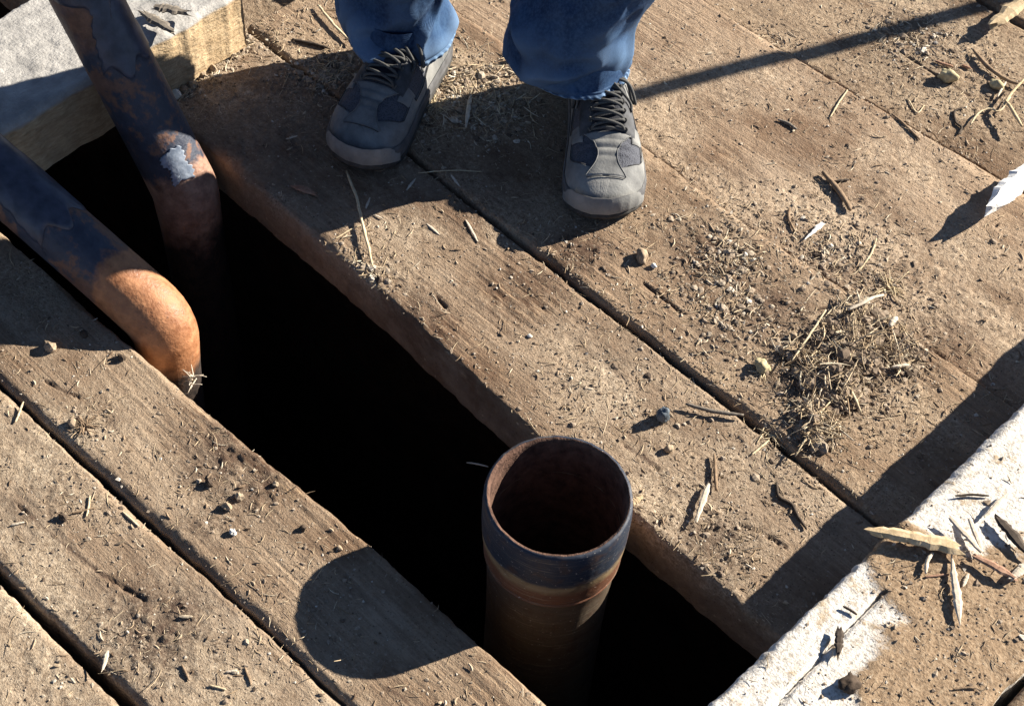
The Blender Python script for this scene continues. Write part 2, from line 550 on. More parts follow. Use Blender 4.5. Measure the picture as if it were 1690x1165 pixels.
p5 = Plank(260, [(-3, 1.966), (.75, 1.986)], [(-3, 2.25), (.75, 2.26)], -.012, .06, (.004, .006), [], .8, .2)
q1 = Plank(300, [(-3, .458), (-1.22, .470), (-.87, .482), (-.64, .489), (.75, .497)], [(-3, .59), (-1.4, .606), (-1.04, .619), (-.73, .635), (-.49, .636), (.75, .645)],
           0, .07, (.007, .004), [[(640, 1135), (665, 1150), (690, 1180)], [(75, 628), (95, 640), (130, 655)]], 1.3)
q2 = Plank(340, [(-3, .318), (-1.0, .326), (-.8, .331), (.75, .34)], [(-3, .452), (-1.22, .463), (-.99, .470), (-.64, .484), (.75, .492)],
           -.003, .07, (.006, .004), [[(31, 835), (70, 870), (125, 913), (171, 949), (239, 991)]], 1.1)
q3 = Plank(380, [(-3, .06), (.75, .08)], [(-3, .302), (-1.0, .312), (-.8, .319), (.75, .328)], -.003, .07, (.006, .005), [], .9, .1)
q4 = Plank(420, [(-3, -.2), (.75, -.18)], [(-3, .052), (.75, .072)], -.003, .07, (.006, .005), [], .9, .1)
MP_R = mat_plank('weathered_deck_wood', (1.04, 1.0, .95), .20, 0.0)
MP_D = mat_plank('earthy_deck_wood', (.92, .85, .77), .25, 5.0)
MP_P = mat_plank('pale_brown_deck_wood', (1.09, 1.02, .95), .22, 11.0)
MP_R2 = mat_plank('reddish_deck_wood', (1.02, .95, .87), .14, 3.0)
MP_L = mat_plank('grey_deck_wood', (1.05, 1.02, .97), .26, 7.0)
for pk, nm, m, lb, xr in (
        (p1, 'deck_plank', MP_R, 'worn brown plank forming the right side of the dark slot, in front of the shoes', (-3, .75)),
        (p2, 'deck_plank.001', MP_R2, 'wide brown plank under the toes of both shoes, strewn with dark crumbs', (-1.53, .75)),
        (p3, 'deck_plank.002', MP_P, 'widest dusty plank crossed by the thin pole shadow, right of the person', (-3, .75)),
        (p4, 'deck_plank.003', MP_D, 'dirt covered plank at the top right, lying lower than the plank before it', (-3, .75)),
        (p5, 'deck_plank.004', MP_D, 'farthest dusty plank past the dirt covered one at the top right corner', (-3, .75)),
        (q1, 'deck_plank.005', MP_L, 'narrow grey plank left of the slot carrying the round pipe shadow', (-3, .75)),
        (q2, 'deck_plank.006', MP_L, 'grey plank with a long crack, second to the left of the slot', (-3, .75)),
        (q3, 'deck_plank.007', MP_L, 'smooth dusty plank in the bottom left corner of the picture', (-3, .75)),
        (q4, 'deck_plank.008', MP_L, 'plank nearest the photographer, past the smooth corner plank', (-3, .75))):
    pk.build(nm, m, lb, *xr)
    PLANKS.append(pk)


def surf(x, y):
    """deck height under points (arrays); nan over a gap"""
    x = np.asarray(x, float); y = np.asarray(y, float)
    z = np.full(x.shape, np.nan)
    for pk in PLANKS:
        lo, hi = pk.ylo(x), pk.yhi(x)
        m = (y > lo + .001) & (y < hi - .001) & (x > pk.x0) & (x < pk.x1)
        if m.any():
            z[m] = pk.height(x[m], y[m], lo[m], hi[m])[0]
    return z


def surf1(x, y):
    z = surf(np.array([x]), np.array([y]))[0]
    return 0.0 if np.isnan(z) else float(z)


# ------------------------------------------------------------------ cross timbers
TZ = 0.12


def timber_top(x, y, kind):
    h = .004 * (fbm(x * 8, y * 3, 611, 3) - .5)
    if kind == 'white':
        D = white_dirt(x, y)
        h = h + .0011 * (fbm(x * 160, y * 40, 613, 3) - .5)
        h = h + D * (.0016 + .0022 * (fbm(x * 90, y * 90, 615, 3) - .3))
        tr = at(1530, 965, TZ)                                   # dimpled tread mark
        rr = np.exp(-(((x - tr.x) / .035) ** 2 + ((y - tr.y) / .022) ** 2) * 1.2)
        h = h - rr * .004 * np.clip(np.sin((x + y * .4) * 620) * np.sin((y - x * .4) * 620), 0, 1)
        c = [at(1270, 1176, TZ), at(1370, 1068, TZ), at(1458, 978, TZ)]
        h = h - .008 * (1 - sstep(.0006, .0026, seg_dist(x, y, c)))
        return h, D
    return h + .0025 * (fbm(x * 60, y * 60, 617, 3) - .5), 0 * x


WD = [(at(a, b, TZ), r) for a, b, r in ((1500, 930, .05), (1570, 980, .06), (1620, 1050, .07), (1560, 1080, .05), (1660, 980, .07), (1480, 905, .028),
                                        (1500, 1140, .05), (1440, 1130, .018), (1620, 1130, .06), (1660, 1090, .05))]


def white_dirt(x, y):
    v = np.zeros_like(x)
    for c, r in WD:
        v = np.maximum(v, np.exp(-((x - c.x) ** 2 + (y - c.y) ** 2) / (r * r)))
    v = v + .5 * (fbm(x * 18, y * 18, 631, 4) - .5) + .35 * (fbm(x * 30, y * 110, 633, 3) - .5)
    v = np.where(y < .55, np.maximum(v, fbm(x * 5, y * 5, 635, 3)), v)
    return np.clip(sstep(.24, .62, v), 0, 1)


def timber(name, mat, label, x0, x1, y0, y1, z0, z1, kind, skew=0.0, edge=.006, step=.0032):
    """a squared beam running across the planks (along Y)"""
    Y = np.arange(y0, y1, step); Y = np.concatenate([[Y[0]], Y, [Y[-1]]])
    n = int((x1 - x0) / step)
    sd = int(abs(x0) * 1000)
    e0 = x0 + skew * (Y - .7) + .004 * (fbm(Y * 16, Y * 0, sd, 4) - .5) + .003 * (fbm(Y * 140, Y * 0, sd + 1, 2) - .5)
    e1 = x1 + skew * (Y - .7) + .006 * (fbm(Y * 30, Y * 0, sd + 2, 4) - .5)
    u = np.concatenate([[0, .0012 / (x1 - x0)], np.linspace(.003 / (x1 - x0), 1 - .003 / (x1 - x0), n), [1 - .0012 / (x1 - x0), 1]])
    XX = e0[:, None] + (e1 - e0)[:, None] * u[None, :]
    YY = np.repeat(Y[:, None], XX.shape[1], 1)
    h, D = timber_top(XX, YY, kind)
    a = np.clip(1 - (XX - e0[:, None]) / (edge * (.4 + 1.6 * vn(YY * 22, YY * 0, sd + 5))), 0, 1)
    b = np.clip(1 - (e1[:, None] - XX) / (edge * (.4 + 1.6 * vn(YY * 22, YY * 0, sd + 6))), 0, 1)
    Z = z1 + h - .008 * a ** 1.6 - .008 * b ** 1.6
    K = 14
    zs = np.linspace(z0, z1 - .012, K)
    def sd_(e, k):
        return np.stack([e + .004 * (fbm(Y * 18, Y * 0 + z * 40, sd + k, 3) - .5) + .0016 * (fbm(Y * 90, Y * 0 + z * 20, sd + k + 3, 2) - .5) for z in zs], 1)
    A, B = sd_(e0, 50), sd_(e1, 60)
    Xa = np.concatenate([A, XX, B[:, ::-1]], 1)
    Ya = np.repeat(Y[:, None], Xa.shape[1], 1)
    zz = np.repeat(zs[None, :], len(Y), 0)
    Za = np.concatenate([zz, Z, zz[:, ::-1]], 1)
    Da = np.concatenate([np.zeros_like(A), D, np.zeros_like(B)], 1)
    top = np.concatenate([np.zeros_like(A), np.ones_like(D), np.zeros_like(B)], 1)
    # end caps: pull the end ring to the middle height
    for r in (0, -1):
        Za[r, :] = np.clip(Za[r, :], z0, (z0 + z1) / 2)
        Za[r, :] = (z0 + z1) / 2
        Xa[r, :] = np.clip(Xa[r, :], x0 + .0, x1)
    V = np.stack([Xa, Ya, Za], -1).reshape(-1, 3)
    me = mesh_np(name, V, grid_quads(*Xa.shape), None, True, {'dirt': Da.ravel(), 'top': top.ravel()})
    return obj(name, me, mat)


def end_cap(o, name, mat, y, x0, x1, z0, z1):
    pass


def mat_white_timber():
    t = NT('whitewashed_timber', 0.9, 0.12)
    f = t.noise(t.map(), 220, 5, 0.65)
    m = t.noise(t.map((1, 1, 1), (2, 0, 0)), 40, 5, 0.65)
    gr = t.noise(t.map((150, 10, 40)), 1.0, 5)
    wood = t.ramp(gr, [(0.3, (.27, .20, .13)), (0.7, (.50, .41, .29))])
    white = t.ramp(f, [(0.34, (.34, .30, .25)), (0.5, (.60, .57, .52)), (0.65, (.70, .675, .63))])
    chips = t.math('ADD', t.math('MULTIPLY', m, 0.75), t.math('MULTIPLY', f, 0.25))
    col = t.mix(t.ramp(chips, [(0.54, 1.0), (0.62, 0.0)]), wood, white)
    dirt = t.ramp(f, [(0.28, (.13, .085, .05)), (0.5, (.27, .19, .12)), (0.75, (.40, .31, .21))])
    dm = t.math('ADD', t.attr('dirt'), t.math('MULTIPLY', t.math('SUBTRACT', f, 0.5), 2.4), True)
    dm = t.math('MULTIPLY_ADD', t.math('SUBTRACT', m, 0.5), 0.9); t.l(t.math('ADD', t.attr('dirt'), t.math('MULTIPLY', t.math('SUBTRACT', f, 0.5), 2.0)), dm.node.inputs[2])
    col = t.mix(t.ramp(dm, [(0.15, 0.0), (0.7, 1.0)]), col, dirt)
    return t.done(col, t.bump(t.noise(t.map(), 420, 3), 0.4, 0.0015, t.bump(t.math('ADD', f, m), 0.4, 0.004)))


def mat_pine_timber():
    t = NT('pale_sawn_pine', 0.85, 0.15)
    saw = t.noise(t.map((260, 60, 260), rot=(0.5, 0, 0)), 1.0, 3, 0.5, 0.5)
    m = t.noise(t.map(), 30, 6, 0.65)
    f = t.noise(t.map(), 200, 4, 0.6)
    face = t.ramp(saw, [(0.3, (.36, .255, .145)), (0.7, (.55, .42, .265))])
    face = t.mix(t.ramp(m, [(0.5, 0.0), (0.72, 0.6)]), face, (.24, .165, .10))
    top = t.ramp(m, [(0.35, (.27, .262, .25)), (0.65, (.43, .415, .39))])  # top greyed and darkened in colour as if it lay in shade
    top = t.mix(t.ramp(f, [(0.56, 0.0), (0.72, 0.3)]), top, (.22, .19, .165))
    col = t.mix(t.attr('top'), face, top)
    return t.done(col, t.bump(t.math('ADD', saw, f), 0.6, 0.0025))


M_WHITE, M_PINE = mat_white_timber(), mat_pine_timber()
tag(timber('timber_beam', M_WHITE, '', -.339, -.148, -.25, 2.1, .004, TZ, 'white', 0.004, .007),
    'heavy whitewashed timber lying across the planks at the bottom right, splinters on top', 'timber', 'cross timbers on the deck')
tag(timber('timber_beam.001', M_WHITE, '', -.137, .06, -.3, 2.0, .004, TZ + .002, 'white', 0.004, .007, .008),
    'second timber beyond the thin gap in the bottom right corner', 'timber', 'cross timbers on the deck')
tag(timber('timber_beam.002', M_PINE, '', -1.665, -1.478, -.2, 1.062, .006, .105, 'pine', -.045, .007, .003),
    'pale sawn timber behind the two rusty pipes at the top left', 'timber', 'cross timbers on the deck')

# ------------------------------------------------------------------ pipes
def mat_casing():
    t = NT('worn_casing_steel', 0.45, 0.3)
    sep = t.t.nodes.new('ShaderNodeSeparateXYZ'); t.l(t.co.outputs['Object'], sep.inputs[0])
    w = t.noise(t.map((18, 18, 60)), 1.0, 5, 0.6)
    streak = t.noise(t.map((14, 14, 420)), 1.0, 4, 0.6, 0.4)
    z = t.math('ADD', sep.outputs[2], t.math('MULTIPLY', t.math('SUBTRACT', w, 0.5), 0.022))
    zz = t.math('MULTIPLY_ADD', z, 4.0); zz.node.inputs[2].default_value = 0.8     # z 0 -> .8, -.2 -> 0
    navy, gold, rust, brown = (.019, .026, .042), (.225, .160, .088), (.135, .058, .032), (.085, .062, .043)
    col = t.ramp(zz, [(0.0, brown), (0.36, brown), (0.41, rust), (0.49, rust), (0.53, gold), (0.555, gold), (0.585, navy), (0.81, navy)])
    col = t.mix(t.ramp(streak, [(0.56, 0.0), (0.75, 0.5)]), col, (.33, .28, .20))
    col = t.mix(t.ramp(t.noise(t.map(), 60, 5), [(0.52, 0.0), (0.7, 0.6)]), col, (.07, .036, .022))
    sp = t.noise(t.map(), 320, 3)
    col = t.mix(t.ramp(sp, [(0.66, 0.0), (0.72, 0.7)]), col, (.42, .38, .33))
    nb = t.bump(t.math('ADD', streak, t.noise(t.map(), 150, 4)), 0.35, 0.0015)
    return t.done(col, nb, t.ramp(w, [(0.3, 0.45), (0.7, 0.72)]))


def mat_rust(name='rusty_inner_wall', dark=(.07, .032, .02), light=(.24, .125, .075), rough=0.9):
    t = NT(name, rough, 0.2)
    n = t.noise(t.map(), 55, 6, 0.65); f = t.noise(t.map(), 260, 4, 0.6)
    col = t.ramp(n, [(0.3, dark), (0.7, light)])
    col = t.mix(t.ramp(f, [(0.58, 0.0), (0.75, 0.6)]), col, tuple(x * 0.4 for x in dark))
    return t.done(col, t.bump(t.math('ADD', n, f), 0.8, 0.003))


def lathe(prof, c, n=96, wob=0.0, seed=0, close=False):
    a = np.arange(n) * 2 * math.pi / n
    V = []
    for i, (r, z) in enumerate(prof):
        rr = r + wob * (fbm(np.cos(a) * 6 + 20, np.sin(a) * 6 + 20 + i * .3, seed, 3) - .5)
        zz = z + (wob * 1.2 * (fbm(np.cos(a) * 14 + 50, np.sin(a) * 14 + 50, seed + 2, 3) - .5) if z > -.012 else 0)
        V.append(np.stack([c[0] + rr * np.cos(a), c[1] + rr * np.sin(a), c[2] + zz + 0 * a], 1))
    return np.concatenate(V), grid_quads(len(prof), n, True)


CZ = 0.105
cp = at(922, 817, CZ)
casing = empty('casing_pipe', cp, 'upright open steel pipe with a navy top band, standing in the slot near the bottom', 'pipe')
R0 = .0802
prof_out = [(R0 - .0036, .0), (R0 - .001, -.0006), (R0, -.004), (R0 + .0006, -.02), (R0 + .0004, -.045), (R0 - .0005, -.062), (R0 - .0016, -.075),
            (R0 - .003, -.09), (R0 - .0042, -.102), (R0 - .0066, -.107), (R0 - .0078, -.125), (R0 - .0095, -.17), (R0 - .011, -.25), (R0 - .011, -.6), (R0 - .011, -2.45)]
V, Q = lathe(prof_out, (0, 0, 0), 128, .0012, 5)
o = obj('outer_wall', mesh_np('outer_wall', V, Q[:, ::-1]), mat_casing(), casing)
V, Q = lathe([(R0 - .0036, .0), (R0 - .0062, -.0008), (R0 - .007, -.006), (R0 - .0075, -.05), (R0 - .015, -.25), (R0 - .018, -2.4)], (0, 0, 0), 128, .0016, 5)
o = obj('inner_wall', mesh_np('inner_wall', V, Q), mat_rust('rusty_inner_wall', (.035, .018, .013), (.15, .085, .06)), casing)
# raised rings left by the cutter
for zz, th in ((-.056, .0002), (-.102, -.0030)):
    prof = [(R0 - .0080, zz - .004), (R0 + th - .0008, zz - .0025), (R0 + th, zz), (R0 + th - .0008, zz + .0025), (R0 - .0060, zz + .004)]
    V, Q = lathe(prof, (0, 0, 0), 96, .001, int(-zz * 1000))
    obj('band', mesh_np('band', V, Q), bpy.data.materials['worn_casing_steel'], casing)


def mat_pipe(name, split, orange_end, oc=((.25, .105, .045), (.48, .245, .12)), shade_at=-.12):
    """painted pipe: dark navy paint over rust, bare orange rust at the bend; 'along' runs 0 at the bend to 1"""
    t = NT(name, 0.5, 0.4)
    a = t.attr('along')
    n = t.noise(t.map(), 16, 5, 0.6); n2 = t.noise(t.map(), 70, 5, 0.62); f = t.noise(t.map(), 240, 4)
    aw = t.math('ADD', a, t.math('MULTIPLY', t.math('SUBTRACT', n, 0.5), 0.14))
    navy = t.ramp(n2, [(0.35, (.022, .028, .046)), (0.7, (.05, .058, .082))])
    rust = t.ramp(n2, [(0.3, (.075, .034, .022)), (0.7, (.19, .098, .060))])
    orange = t.ramp(n2, [(0.3, oc[0]), (0.7, oc[1])])
    body = t.mix(t.ramp(t.math('ADD', t.math('MULTIPLY', n, 0.6), t.math('MULTIPLY', n2, 0.4)), [(0.50, 0.0), (0.55, 0.85)]), navy, rust)
    body = t.mix(t.ramp(aw, [(split - .01, 0.0), (split + .01, 1.0)]), body, t.mix(t.ramp(n, [(0.45, 0.0), (0.6, 0.7)]), rust, navy))
    col = t.mix(t.ramp(aw, [(orange_end - .008, 1.0), (orange_end + .008, 0.0)]), body, orange)
    pit_shade = t.ramp(n2, [(0.3, (.012, .011, .012)), (0.7, (.045, .030, .022))])  # near-black colour on the lower leg stands in for pit shade
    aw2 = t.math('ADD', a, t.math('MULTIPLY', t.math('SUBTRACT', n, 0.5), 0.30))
    col = t.mix(t.ramp(t.math('ADD', aw2, 0.5), [(0.5 + shade_at - .04, 1.0), (0.5 + shade_at + .04, 0.0)]), col, pit_shade)
    col = t.mix(t.ramp(f, [(0.60, 0.0), (0.74, 0.5)]), col, (.04, .022, .016))
    return t.done(col, t.bump(t.math('ADD', n2, f), 0.45, 0.002), t.ramp(n2, [(0.3, 0.42), (0.7, 0.75)]))


def bent_pipe(name, label, path, r, mat, bulge, extras, bul=.03):
    P = smooth_path(path, 300)
    d = np.r_[0, np.cumsum(np.linalg.norm(np.diff(P, axis=0), axis=1))]
    tb = d[bulge]
    s = (d - tb)
    rr = r * (1 + bul * np.exp(-(s / .045) ** 2) - 0.03 * sstep(0.0, -.1, s))
    V, Q, T = tube_arrays(P, rr, 40, 0.0, True)
    al = np.repeat(np.clip(s / .55, -1, 2) , 40); al = np.r_[al, al[0], al[-1]]
    wv = 1 + .012 * (fbm(V[:, 0] * 40 + V[:, 2] * 25, V[:, 1] * 40 + V[:, 2] * 31, 71, 3) - .5)
    C = np.r_[np.repeat(P, 40, 0), P[:1], P[-1:]]
    V = C + (V - C) * wv[:, None]
    root = empty(name, tuple(P[bulge]), label, 'pipe', 'bent rusty pipes')
    child('pipe_wall', mesh_np('pipe_wall', V, Q, T, True, {'along': al}), mat, root)
    extras(root, P, d, tb, r)
    return root


def ring_on(root, P, d, s0, length, r, mat, name='weld_bead', seed=0):
    m = (d > s0 - length) & (d < s0 + length)
    pts = np.array([[np.interp(q, d, P[:, k]) for k in range(3)] for q in np.linspace(s0 - length, s0 + length, 7)])
    V, Q, T = tube_arrays(pts, r * np.array([.99, 1.018, 1.032, 1.036, 1.032, 1.018, .99]), 40, .03, False, 1.0, seed)
    child(name, mesh_np(name, V, Q, None), mat, root)


M_WELD = mat_rust('rusty_weld', (.06, .028, .018), (.17, .085, .05))


def flake_patch(root, P, d, s0, s1, a0, a1, r, mat, name, off=.0016, wob=.28):
    """curved flake of paint still sticking to the pipe between distances s0..s1 and angles a0..a1"""
    ns, na = 26, 26
    V = []; CT = []
    sd0 = s0 * 37.0
    amp_s, amp_a = min(.03, (s1 - s0) * wob), (wob + .02) * (a1 - a0)
    for i in range(ns):
        u = i / (ns - 1)
        lo = a0 + amp_a * (vn(np.array(u * 4 + sd0), np.array(.5), 3) - .5) * 2 + .04 * math.sin(i * 2.1)
        hi = a1 + amp_a * (vn(np.array(u * 4 + sd0), np.array(7.5), 3) - .5) * 2 + .04 * math.sin(i * 1.7)
        for j in range(na):
            w = j / (na - 1)
            q = s0 + (s1 - s0) * u + (1 - u) * amp_s * 2 * (vn(np.array(w * 5 + sd0), np.array(3.5), 5) - .5) + u * amp_s * 2 * (vn(np.array(w * 5 + sd0), np.array(9.5), 5) - .5)
            c = np.array([np.interp(q, d, P[:, k]) for k in range(3)])
            T = np.array([np.interp(q + .004, d, P[:, k]) for k in range(3)]) - c; T /= np.linalg.norm(T)
            up = np.array([0, 0, 1.0]); up = up - T * (up @ T); up /= np.linalg.norm(up)
            sd = np.cross(T, up)
            an = lo + (hi - lo) * w
            CT.append(c); V.append(c + (r + off) * (math.cos(an) * up + math.sin(an) * sd))
    V = np.array(V); n = len(V)
    V2 = np.concatenate([V, V])
    for i in range(ns):
        for j in range(na):
            c = CT[i * na + j]; k = n + i * na + j
            V2[k] = c + (V2[k] - c) * ((r - .002) / (r + off))
    q = grid_quads(ns, na)
    edge = []
    for i in range(ns - 1):
        edge += [(i * na, (i + 1) * na, n + (i + 1) * na, n + i * na), ((i + 1) * na - 1, n + (i + 1) * na - 1, n + (i + 2) * na - 1, (i + 2) * na - 1)]
    for j in range(na - 1):
        edge += [(j, n + j, n + j + 1, j + 1), ((ns - 1) * na + j, (ns - 1) * na + j + 1, n + (ns - 1) * na + j + 1, n + (ns - 1) * na + j)]
    child(name, mesh_np(name, V2, np.concatenate([q, np.array(edge)]), None), mat, root)


tflake = NT('pale_blue_paint', 0.4, 0.5)
M_FLAKE = tflake.done(tflake.ramp(tflake.noise(tflake.map(), 90, 5), [(0.35, (.13, .16, .21)), (0.65, (.27, .31, .37))]),
                      tflake.bump(tflake.noise(tflake.map(), 140, 4), 0.4, 0.002))
PR = .0425
b1 = at(306, 312, -.02); t1 = at(165, 40, .2)
dir1 = (t1 - b1).normalized()


def elbow(corner, d, rad, down, far):
    """vertical leg, a tight quarter bend of radius rad about the corner, then straight along d"""
    v = Vector(down).normalized()
    n = 9
    ang = d.angle(v)
    half = (math.pi - ang) / 2
    tl = rad * math.tan(half)
    a, b = corner + v * tl, corner + d * tl
    c = corner + (v + d).normalized() * (rad / math.cos(half))
    arc = []
    for k in range(n):
        t = k / (n - 1)
        u = ((a - c).normalized() * math.sin((1 - t) * 2 * half) + (b - c).normalized() * math.sin(t * 2 * half)) / math.sin(2 * half)
        arc.append(c + u * rad)
    return [a + v * q for q in (2.2, 1.2, .5, .2, .08, .02)] + arc + [b + d * q for q in (.02, .06, .15, .3) + far]


b2 = at(272, 532, -.002); t2 = at(15, 305, .11)
dir2 = (t2 - b2).normalized()
path1 = elbow(b1, dir1, .06, (.03, 0, -1), (.5, .8, 1.2))
path2 = elbow(b2, dir2, .047, (.02, -.06, -1), (.42, .6, .9))


def ex1(root, P, d, tb, r):
    flake_patch(root, P, d, tb + .030, tb + .075, -.75, -.05, r * 1.02, M_FLAKE, 'paint_flake', .0016, .12)
    flake_patch(root, P, d, tb + .20, tb + .33, -1.1, .9, r, bpy.data.materials['navy_flake'], 'paint_flake', .0012)


def ex2(root, P, d, tb, r):
    flake_patch(root, P, d, tb + .16, tb + .36, -1.2, 1.0, r, bpy.data.materials['navy_flake'], 'paint_flake', .0012)


tn = NT('navy_flake', 0.42, 0.45)
tn.done(tn.ramp(tn.noise(tn.map(), 60, 5), [(0.35, (.018, .024, .042)), (0.65, (.048, .056, .085))]), tn.bump(tn.noise(tn.map(), 110, 4), 0.3, 0.002))


def near_idx(path, p):
    P = smooth_path(path, 300)
    return int(np.argmin(np.linalg.norm(P - np.array(p), axis=1)))


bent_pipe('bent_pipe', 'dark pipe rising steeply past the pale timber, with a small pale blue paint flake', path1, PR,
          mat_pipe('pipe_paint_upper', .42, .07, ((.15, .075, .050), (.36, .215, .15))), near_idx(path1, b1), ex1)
bent_pipe('bent_pipe.001', 'dark pipe lying low along the left slot edge with an orange rounded end', path2, PR * .93,
          mat_pipe('pipe_paint_lower', .62, .15, ((.20, .080, .034), (.42, .195, .090))), near_idx(path2, b2 + dir2 * .01), ex2)

# slim steel post outside the picture whose shadow crosses the planks
post_p = Vector((-.50, 2.87, 0))
post = empty('steel_post', post_p, 'slim upright steel post beyond the top edge casting the thin shadow', 'post')
M_POST = mat_rust('post_steel', (.08, .05, .04), (.22, .17, .14), .6)
tube('shaft', [post_p + Vector((0, 0, -.06)), post_p + Vector((0, 0, .5)), post_p + Vector((0, 0, 1.05))], [.0145, .0145, .0145], M_POST, post, 20)
tube('cap', [post_p + Vector((0, 0, 1.045)), post_p + Vector((0, 0, 1.06)), post_p + Vector((0, 0, 1.07))], [.018, .018, .010], M_POST, post, 20)
tube('base_plate', [post_p + Vector((0, 0, -.076)), post_p + Vector((0, 0, -.062))], [.07, .07], M_POST, post, 24)

# ------------------------------------------------------------------ the standing person
def mat_denim():
    t = NT('blue_denim', 0.85, 0.15)
    tw = t.t.nodes.new('ShaderNodeTexWave'); tw.wave_type = 'BANDS'; tw.inputs['Scale'].default_value = 300
    tw.inputs['Distortion'].default_value = 2; tw.inputs['Detail'].default_value = 2; tw.inputs['Detail Scale'].default_value = 3
    t.l(t.map((1, 1, .8), rot=(0, .6, .3)), tw.inputs['Vector'])
    n = t.noise(t.map(), 18, 5, 0.6); f = t.noise(t.map((260, 260, 200)), 1.0, 4, 0.65)
    col = t.ramp(n, [(0.32, (.008, .020, .055)), (0.55, (.019, .048, .112)), (0.75, (.046, .098, .19))])
    col = t.mix(t.ramp(f, [(0.4, 0.0), (0.7, 0.45)]), col, (.060, .118, .22))
    w = t.attr('wear_light')
    col = t.mix(t.math('MULTIPLY', w, t.ramp(f, [(0.2, 1.0), (0.8, 0.5)])), col, (.24, .36, .52))  # faded hem and folds, plus sunlit blue painted onto the raised cloth
    return t.done(col, t.bump(t.math('ADD', tw.outputs['Fac'], t.math('MULTIPLY', f, 0.8)), 0.3, 0.001))


def mat_suede():
    t = NT('dusty_grey_suede', 0.75, 0.25)
    n = t.noise(t.map(), 40, 5, 0.65); f = t.noise(t.map(), 330, 4, 0.6); b = t.noise(t.map(), 14, 4)
    col = t.ramp(n, [(0.3, (.09, .093, .095)), (0.65, (.185, .188, .184))])
    col = t.mix(t.ramp(b, [(0.42, 0.0), (0.65, 0.65)]), col, (.30, .297, .28))
    col = t.mix(t.ramp(f, [(0.58, 0.0), (0.76, 0.4)]), col, (.06, .06, .062))
    return t.done(col, t.bump(t.math('ADD', f, n), 0.4, 0.0012))


def mat_meshcloth():
    t = NT('navy_mesh_fabric', 0.85, 0.2)
    v = t.voro(t.map(), 480)
    col = t.ramp(v, [(0.15, (.028, .030, .037)), (0.5, (.078, .083, .10))])
    return t.done(col, t.bump(v, 0.5, 0.0012))


def mat_plain(name, col, rough=0.8, spec=0.2, sc=120, var=0.35, bump=0.3):
    t = NT(name, rough, spec)
    n = t.noise(t.map(), sc, 4, 0.6)
    return t.done(t.ramp(n, [(0.3, tuple(x * (1 - var) for x in col)), (0.7, tuple(min(1, x * (1 + var)) for x in col))]), t.bump(n, bump, 0.001))


M_DENIM, M_SUEDE, M_MESH = mat_denim(), mat_suede(), mat_meshcloth()
M_SUEDE_SHADE = mat_plain('shaded_suede', (.055, .057, .062), .75, .25, 60, .5, .5)  # darker copy of the grey suede, with shade put into its colour
M_SOLE = mat_plain('dusty_rubber_sole', (.085, .085, .088), .8, .25, 60, .4, .4)
M_OUT = mat_plain('dark_outsole', (.05, .048, .045), .85, .2)
M_LACE = mat_plain('grey_lace_cord', (.075, .075, .073), .85, .15, 700, .4, .5)
M_TONGUE = mat_plain('black_tongue_fabric', (.030, .032, .040), .9, .15, 500, .4, .5)
M_SEAM = mat_plain('dark_stitching', (.055, .055, .058), .9, .1)
M_THREAD = mat_plain('pale_thread', (.20, .27, .36), .9, .1)
SL = .285
S_ = np.array([0, .012, .035, .08, .16, .28, .42, .56, .68, .78, .86, .92, .96, .985, 1.0])
W_ = np.array([.006, .016, .025, .0325, .0365, .0375, .0395, .0445, .0495, .0515, .0480, .0405, .0310, .0195, .007])
H_ = np.array([.046, .056, .064, .072, .080, .090, .096, .088, .074, .0635, .0560, .0500, .0440, .0370, .0290])
C_ = np.array([0, 0, 0, 0, 0, .0005, .002, .004, .005, .0045, .003, .001, -.001, -.002, -.003])


def shoe_surface(s, th, off=0.0, mir=1):
    """upper of the shoe: s along the foot (0 heel .. 1 toe), th over the top (0 right edge .. pi left edge)"""
    def raw(s, th):
        s = np.clip(s, 0, 1)
        w = np.interp(s, S_, W_); H = np.interp(s, S_, H_); c = np.interp(s, S_, C_) * mir
        co, si = np.cos(th), np.sin(th)
        zb = .018 + .010 * sstep(.86, 1.0, s)
        fx = np.sign(co) * np.abs(co) ** .85
        x = c + w * fx * (1 - .28 * sstep(.62, .2, s) * np.clip(si, 0, 1) ** 2)
        z = zb + (H - zb) * np.abs(si) ** .82
        crease = .0012 * np.sin(s * 150) * np.exp(-((s - .74) / .05) ** 2) * np.clip(si, 0, 1)
        return np.stack([x, s * SL + 0 * x, z + crease], -1)
    s = np.asarray(s, float); th = np.asarray(th, float)
    s, th = np.broadcast_arrays(s, th)
    P = raw(s, th)
    if np.any(off):
        e = 1e-3
        du = raw(np.clip(s + e, 0, 1), th) - raw(np.clip(s - e, 0, 1), th)
        dv = raw(s, th + e) - raw(s, th - e)
        n = np.cross(du, dv); n /= np.linalg.norm(n, axis=-1, keepdims=True) + 1e-12
        ctr = np.stack([np.interp(s, S_, C_) * mir, s * SL, np.full_like(s, .03)], -1)
        sg = np.sign(((P - ctr) * n).sum(-1, keepdims=True)); sg[sg == 0] = 1
        P = P + n * sg * np.asarray(off)[..., None] if np.ndim(off) else P + n * sg * off
    return P


def patch_mesh(name, s_of, th_of, nu, nv, off=.0016, mir=1, thick=.0016):
    """overlay panel: rows u across 0..1, columns v; edges rolled down onto the base"""
    u = np.linspace(0, 1, nu)[:, None]; v = np.linspace(0, 1, nv)[None, :]
    s = s_of(u, v) + 0 * u * v; th = th_of(u, v) + 0 * u * v
    o = np.full(s.shape, off)
    o[0, :] = o[-1, :] = off - thick; o[:, 0] = o[:, -1] = off - thick
    s2, t2 = s.copy(), th.copy()
    P = shoe_surface(s2, t2, o, mir)
    return mesh_np(name, P.reshape(-1, 3), grid_quads(nu, nv), None, True)


